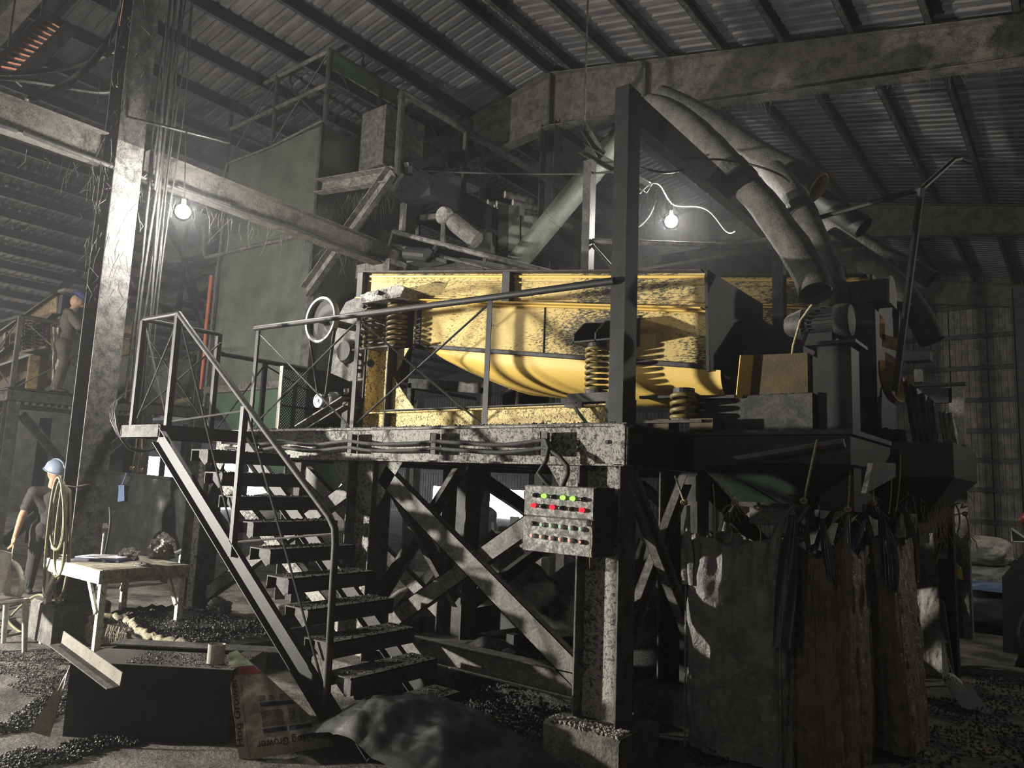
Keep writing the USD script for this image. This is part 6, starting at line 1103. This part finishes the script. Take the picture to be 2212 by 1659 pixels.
def worker(lab, base, fwd, J, helm, shirt, pants, sleeves):
    """J: joints in body axes (right, forward, up) from 'base'"""
    f = _n(A(*fwd)); s = np.cross(f, [0, 0, 1.0]); base = A(*base); W = lambda p: base + s * p[0] + f * p[1] + A(0, 0, p[2])
    D = lambda p: s * p[0] + f * p[1] + A(0, 0, p[2]); j = {k: W(v) for k, v in J.items() if len(v) == 3 and k[0] != '_'}; t = thing('person', lab, 'person', base)
    sh, hp = (j['shl'] + j['shr']) / 2, (j['hpl'] + j['hpr']) / 2; ch = (sh * .6 + hp * .4); sk_ = []
    for e in 'lr':
        sk_ += [(j['sh' + e], .052, j['el' + e], .041), (j['el' + e], .041, j['wr' + e], .027)] + hand(j['wr' + e], D(J['_h' + e][0]), D(J['_h' + e][1]), J['_h' + e][2])
    legs = []
    for e in 'lr': legs += [(j['hp' + e], .088, j['kn' + e], .058), (j['kn' + e], .056, j['an' + e], .040)]
    torso = [(j['shl'], .062, j['shr'], .062), (sh - A(0, 0, .08), .115, ch, .115), (j['shl'] - A(0, 0, .06), .07, ch + s * -.06, .1), (j['shr'] - A(0, 0, .06), .07, ch + s * .06, .1), (ch, .115, hp + A(0, 0, .06), .112), (hp + s * -.06 + A(0, 0, .03), .11, hp + s * .06 + A(0, 0, .03), .11)]
    nk = [(sh + A(0, 0, .02), .058, j['head'] - A(0, 0, .06), .052)]
    body = bones(torso + legs + sk_ + nk, .016, 5); hv, hf = head(j['head'], D(J['_face']), D(J.get('_hup', (0, 0, 1)))); n0 = len(body.vertices)
    part(t, 'body', (np.vstack([body.vertices, hv]), np.vstack([body.faces, hf + n0])), 'skin', smooth=True)
    arm = []
    for e in 'lr':
        k = sleeves; mid = j['sh' + e] + (j['el' + e] - j['sh' + e]) * min(k, 1); arm += [(j['sh' + e], .058, mid, .05)]
        if k > 1: arm += [(j['el' + e], .048, j['el' + e] + (j['wr' + e] - j['el' + e]) * .93, .034)]
    part(t, 'shirt', inflate(bones(torso + arm + [(hp, .115, hp - A(0, 0, .02), .118)], .018, 4), .016, 3), shirt, smooth=True)
    part(t, 'trousers', inflate(bones([(hp + s * -.05, .112, hp + s * .05, .112)] + legs, .02, 4), .014, 5), pants, smooth=True)
    for e in 'lr': a = j['an' + e]; part(t, 'boot', bones([(a + A(0, 0, .03), .05, a - A(0, 0, .035), .046), (a - A(0, 0, .045) - f * .03, .038, a - A(0, 0, .05) + f * .13, .034)], .016, 4), 'black_rubber', smooth=True)
    helmet(t, j['head'] + D(J.get('_hup', (0, 0, 1))) * .035, D(J['_face']), helm, D(J.get('_hup', (0, 0, 1)))); return t
h1 = pD(118, 1018, 9.3); b1_ = A(h1[0], h1[1], 0); H = h1[2]
toC = -b1_ / np.linalg.norm(b1_)
J1 = dict(head=(0, .05, H - .02), shl=(-.19, .0, H - .27), shr=(.19, .0, H - .27), ell=(-.30, .02, H - .56), elr=(.30, .06, H - .56), wrl=(-.26, .2, H - .74), wrr=(.35, .10, H - .80), hpl=(-.09, 0, H - .74), hpr=(.09, 0, H - .74), knl=(-.11, .05, .46), knr=(.11, .02, .46), anl=(-.12, 0, .09), anr=(.13, -.02, .09), _face=(-.45, .8, -.3), _hup=(-.1, .3, 1), _hl=((.3, .6, -.5), (0, .5, .8), .7), _hr=((.15, .1, -1), (-.2, 1, 0), .5))
worker('person in a dark collarless shirt and blue white hard hat standing beside the hose coil', b1_, toC * .9 + A(.35, .1, 0), J1, 'helmet_pale', 'workwear', 'workwear', .62)
h2 = pD(152, 645, 11.6); zf = 2.66; b2_ = A(h2[0], h2[1], zf); H2 = h2[2] - zf
J2 = dict(head=(.0, .10, H2 - .02), shl=(-.19, .04, H2 - .27), shr=(.19, .0, H2 - .27), ell=(-.28, .2, H2 - .42), elr=(.28, .16, H2 - .46), wrl=(-.16, .42, H2 - .34), wrr=(.12, .40, H2 - .42), hpl=(-.09, -.04, H2 - .78), hpr=(.09, -.04, H2 - .78), knl=(-.10, .03, .47), knr=(.10, .0, .47), anl=(-.11, -.03, .10), anr=(.11, -.06, .10), _face=(0, .8, -.55), _hup=(0, .6, 1), _hl=((.3, 1, .1), (0, 0, 1), .7), _hr=((-.3, 1, .1), (0, 0, 1), .7))
worker('person in grey overalls and blue hard hat working on the left rear platform', b2_, R @ np.array([.85, 0, .5]) * A(1, 1, 0), J2, 'helmet_blue', 'cloth_grey', 'cloth_grey', 1.5)
solo('rag_bundle', drape(*(pX(u, v, px_ - .06) for u, v in ((113, 706), (136, 710), (128, 845), (112, 840))), .07, 6, 4, 20, 34), 'bag_pale', 'pale rags and strings hung on the rear rail beside the bent worker', 'rag', smooth=True)
# ------------------------------------------------------------------ wires, trays and cobwebs
t = thing('wire_bundle', 'thick bundle of dusty wires running down the right side of the left column', 'wires', (XR + .2, 3.1, 4)); r_ = np.random.default_rng(12)
for k in range(9):
    x0 = XR + .19 + .012 * (k % 3); zz = np.linspace(9.0, 2.2, 26); pts = np.stack([x0 + .03 * np.sin(zz * 1.1 + k), 3.29 + .02 * np.cos(zz * 1.7 + k * 2) + .028 * k, zz], 1)
    tail = [pY(250 + k * 2, 930, 3.1), pY(275, 962 + k, 3.2), pY(310, 972 + k, 3.4), pY(365, 966 + k, 3.75)] if k < 4 else [pts[-1] - A(0, 0, .4)]
    part(t, 'wire', B().tube(np.vstack([pts, spline(np.vstack([pts[-1:], tail]), 12)[1:]]) if k < 4 else np.vstack([pts, tail]), .013 if k < 5 else .008, 5), 'cable_dust' if k % 3 else 'black_rubber', smooth=True)
part(t, 'copper_wire', B().tube([(XR + .02, 2.93, 8.5), (XR + .0, 2.93, 7.4), (XR + .04, 2.93, 6.9), (XR - .03, 2.93, 6.0)], .007, 5), 'orange_wire', 'bare orange wire')
def cable(name, lab, pts, r, mat='black_rubber', n=30): return solo(name, B().tube(spline(pts, n), r, 6), mat, lab, 'cable', smooth=True)
sq = [pX(268, 330, XR + .2), pX(345, 275, -7.3), pX(405, 280, -7.8), pX(440, 285, -8.6), pY(490, 300, TY0 - .05)]
cable('strung_cable', 'cable strung from the left column to the catwalk, the bulb hanging from it', [(XR + .16, 3.02, pX(268, 250, XR + .16)[2]), pX(345, 270, -6.95), pX(402, 284, -6.7), pX(450, 298, -8.4), pY(488, 300, TY0 - .06)], .014)
cable('drop_cable', 'straight dark cable hanging from the roof right of the left column', [pX(374, -60, -7.0), pX(362, 60, -7.0), pX(352, 200, -7.02), pX(343, 330, -7.1), pX(335, 410, -7.2)], .018)
cable('swag_cable', 'upper black cable swagged across the top left corner', [pX(-40, 158, -8.2), pX(60, 157, -8.2), pX(140, 146, -8.2), pX(210, 128, -8.0), pX(270, 100, XR - .1)], .024); cable('swag_cable', 'middle black cable swagged to the left column', [pX(-40, 165, -8.4), pX(60, 175, -8.4), pX(130, 186, -8.2), pX(200, 198, -8.0), pX(255, 185, XR - .1)], .024); cable('swag_cable', 'thick black cable climbing steeply from the left tray to the column top', [pX(60, 215, -8.2), pX(115, 196, -8.2), pX(165, 165, -8.0), pX(215, 115, -7.9), pX(250, 50, -7.8), pX(275, -20, -7.7)], .034)
cable('wire_span', 'thin dark wire spanning from the tank to the tall post', [pY(895, 368, 6.5), pY(1040, 374, 6.5), pY(1200, 376, 6.3), pY(1345, 365, 5.2)], .011); cable('wire_span', 'thin wire spanning from the tall post to the fat pipes', [pY(1380, 362, 4.2), pY(1490, 358, 4.8), pY(1545, 344, 5.2), pY(1620, 355, 5.2), pY(1705, 392, 5.5)], .008)
cable('lamp_wire', 'pale lit wire holding the bulb behind the tall post', [pY(1382, 418, 6.4), pY(1440, 425, 7.0), b2 + A(.02, .0, .19), pY(1525, 452, 7.0), pY(1560, 490, 6.9), pY(1588, 500, 6.7)], .007, 'sack_white'); cable('lamp_wire', 'pale curved wire from the tall post up to the bulb', [pY(1380, 490, 6.2), pY(1405, 462, 6.6), pY(1418, 430, 6.9)], .006, 'sack_white')
t = thing('cable_tray', 'cobwebbed cable tray with orange rungs in the top left corner', 'tray', pX(70, 95, -8.8)); ta_, tb_ = pX(-30, 168, -9.3), pX(112, 34, -9.3); tc_, td_ = pX(34, 176, -9.0), pX(152, 60, -9.0)
part(t, 'side_rail', B().bar(ta_, tb_, .03, .14), 'soot_steel'); part(t, 'side_rail', B().bar(tc_, td_, .03, .14), 'soot_steel')
for k in range(13): s_ = (k + .3) / 13; part(t, 'rung', B().bar(ta_ + (tb_ - ta_) * s_ * .97, tc_ + (td_ - tc_) * s_ * .97, .035, .02), 'orange_wire', 'orange rung')
for s_ in (.3, .8): p = ta_ + (tb_ - ta_) * s_; part(t, 'hanger', B().cyl(p, A(p[0], p[1], zr(p[0]) - .2), .012, 5), 'soot_steel')
def webs(name, lab, fn, n, seed, lo=.06, hi=.4, r=.0022):
    r_ = np.random.default_rng(seed); b = B()
    for k in range(n):
        p = A(*fn(r_)); L_ = r_.uniform(lo, hi); d = A(r_.normal(0, .25), r_.normal(0, .25), -1) * L_; b.tube([p, p + d * .5 + A(r_.normal(0, .02), r_.normal(0, .02), 0), p + d], [r * 1.3, r, r * .5], 3, cap=False)
    solo(name, b, 'web_dust', lab, 'cobweb', kind='stuff')
webs('cobweb', 'dusty cobweb threads hanging from the long tie beam', lambda r: (XR + r.uniform(-.1, .1), r.uniform(-1, 10), 4.42), 260, 1); webs('cobweb', 'dusty cobweb threads round the left column and its wires', lambda r: (XR + r.uniform(-.15, .4), 3.0 + r.uniform(-.2, .2), r.uniform(3.2, 8.8)), 420, 2, .05, .3); webs('cobweb', 'sooty threads hanging under the deep roof rafter', lambda r: (lambda x: (x, FR[1] + r.uniform(-.1, .1), zr(x) - .25 - max(.42, 1.02 - .066 * abs(x - XR))))(r.uniform(-11, 0)), 300, 3, .05, .25, .003); webs('cobweb', 'sooty threads hanging under the right hand purlins', lambda r: (lambda k: (XR + .42 + k * .95, r.uniform(8, 18), zr(XR + .42 + k * .95) - .2))(r.integers(0, 9)), 500, 4, .04, .2, .003); webs('cobweb', 'cobweb fringe under the channel frame', lambda r: (n0[0] + r.uniform(-1.6, .2), 6.28, n0[2] + r.uniform(-.2, -.08)), 160, 5, .1, .5); webs('cobweb', 'cobwebs in the catwalk railing', lambda r: (r.uniform(TX0, TX1), TY0 + r.uniform(-.05, 2), r.uniform(7.6, 8.5)), 260, 6, .1, .5)
webs('cobweb', 'cobwebs on the wire by the bulb behind the tall post', lambda r: (lambda p: p)(pY(r.uniform(1382, 1460), r.uniform(400, 440), 6.6)), 90, 8, .05, .3)
# ------------------------------------------------------------------ bright things far behind
def far(lab, c, s, mat, seed, rz=.3): return sack(lab, c, *s, mat, seed, rz, 'white_sack')
k = 0
for (u, v, y, w, h, lab) in ((372, 1050, 12.5, 1.1, .9, 'white filled sack standing in daylight left of the stairs'), (580, 1062, 13.5, 1.2, 1.0, 'white sack with pinkish print seen between the stair treads'), (735, 1100, 14.0, 1.1, 1.2, 'white sack seen beside the second front column'), (1010, 1090, 15.5, 1.5, 1.2, 'large pale sack in daylight behind the crossed braces'), (960, 1075, 16.0, .7, 1.1, 'narrow white sack left of the large pale one')):
    c = pY(u, v + 30, y); far(lab, (c[0], c[1], 0), (w, w * .8, max(.5, c[2] + h * .35)), 'sack_white', 50 + k); k += 1
t = thing('white_handcart', 'white framed cart with a dark load far behind the braces', 'cart', pY(1085, 1150, 14)); q = lambda u, v, y=14: pY(u, v, y)
part(t, 'frame', B().tube([q(1065, 1128), q(1066, 1165), q(1090, 1172), q(1104, 1160)], .04, 8).tube([q(1068, 1150), q(1100, 1152)], .03, 8), 'sack_white'); part(t, 'load', B().box(q(1070, 1160) + A(0, .1, 0), q(1100, 1140) + A(0, .7, 0)), 'hopper_green'); part(t, 'rest', B().box(q(1068, 1140) + A(0, .6, 0), q(1084, 1118) + A(0, .7, 0)), 'paper')
for u, s in ((1072, 0), (1096, 1)): c = q(u, 1165); part(t, 'wheel', B().lathe([(.05, 0), (.2, 0), (.22, .04), (.2, .08), (.05, .08)], (c[0], c[1] + .2, .22), (0, 1, 0), 16), 'black_rubber'); part(t, 'strut', B().cyl((c[0], c[1] + .24, .22), q(u, 1160) + A(0, .2, 0), .02, 6), 'black_steel')

# crumbs of char on the treads, the beam and the pedestal
r0 = np.random.default_rng(4)
solo('tread_crumbs', grains(1500, lambda r: (lambda k: (-5.22 + .222 * k - r.uniform(.01, .22), 3.02 + .7 * r.random() ** .8, 1.72 - .166 * k + .03))(r.integers(0, 10)), .004, .013, 61), 'coal', 'char crumbs and dust lying on the stair treads', 'char', kind='stuff')
solo('beam_crumbs', grains(500, lambda r: (r.uniform(-6.2, -2.2), r.uniform(3.85, 3.95), 1.977), .004, .014, 62), 'coal', 'char crumbs along the platform edge', 'char', kind='stuff')
solo('pedestal_crumbs', grains(220, lambda r: (r.uniform(-2.54, -2.08), r.uniform(3.72, 3.86), .24), .008, .019, 63, .9), 'ash', 'grey crumbs on the front column footing', 'char', kind='stuff')
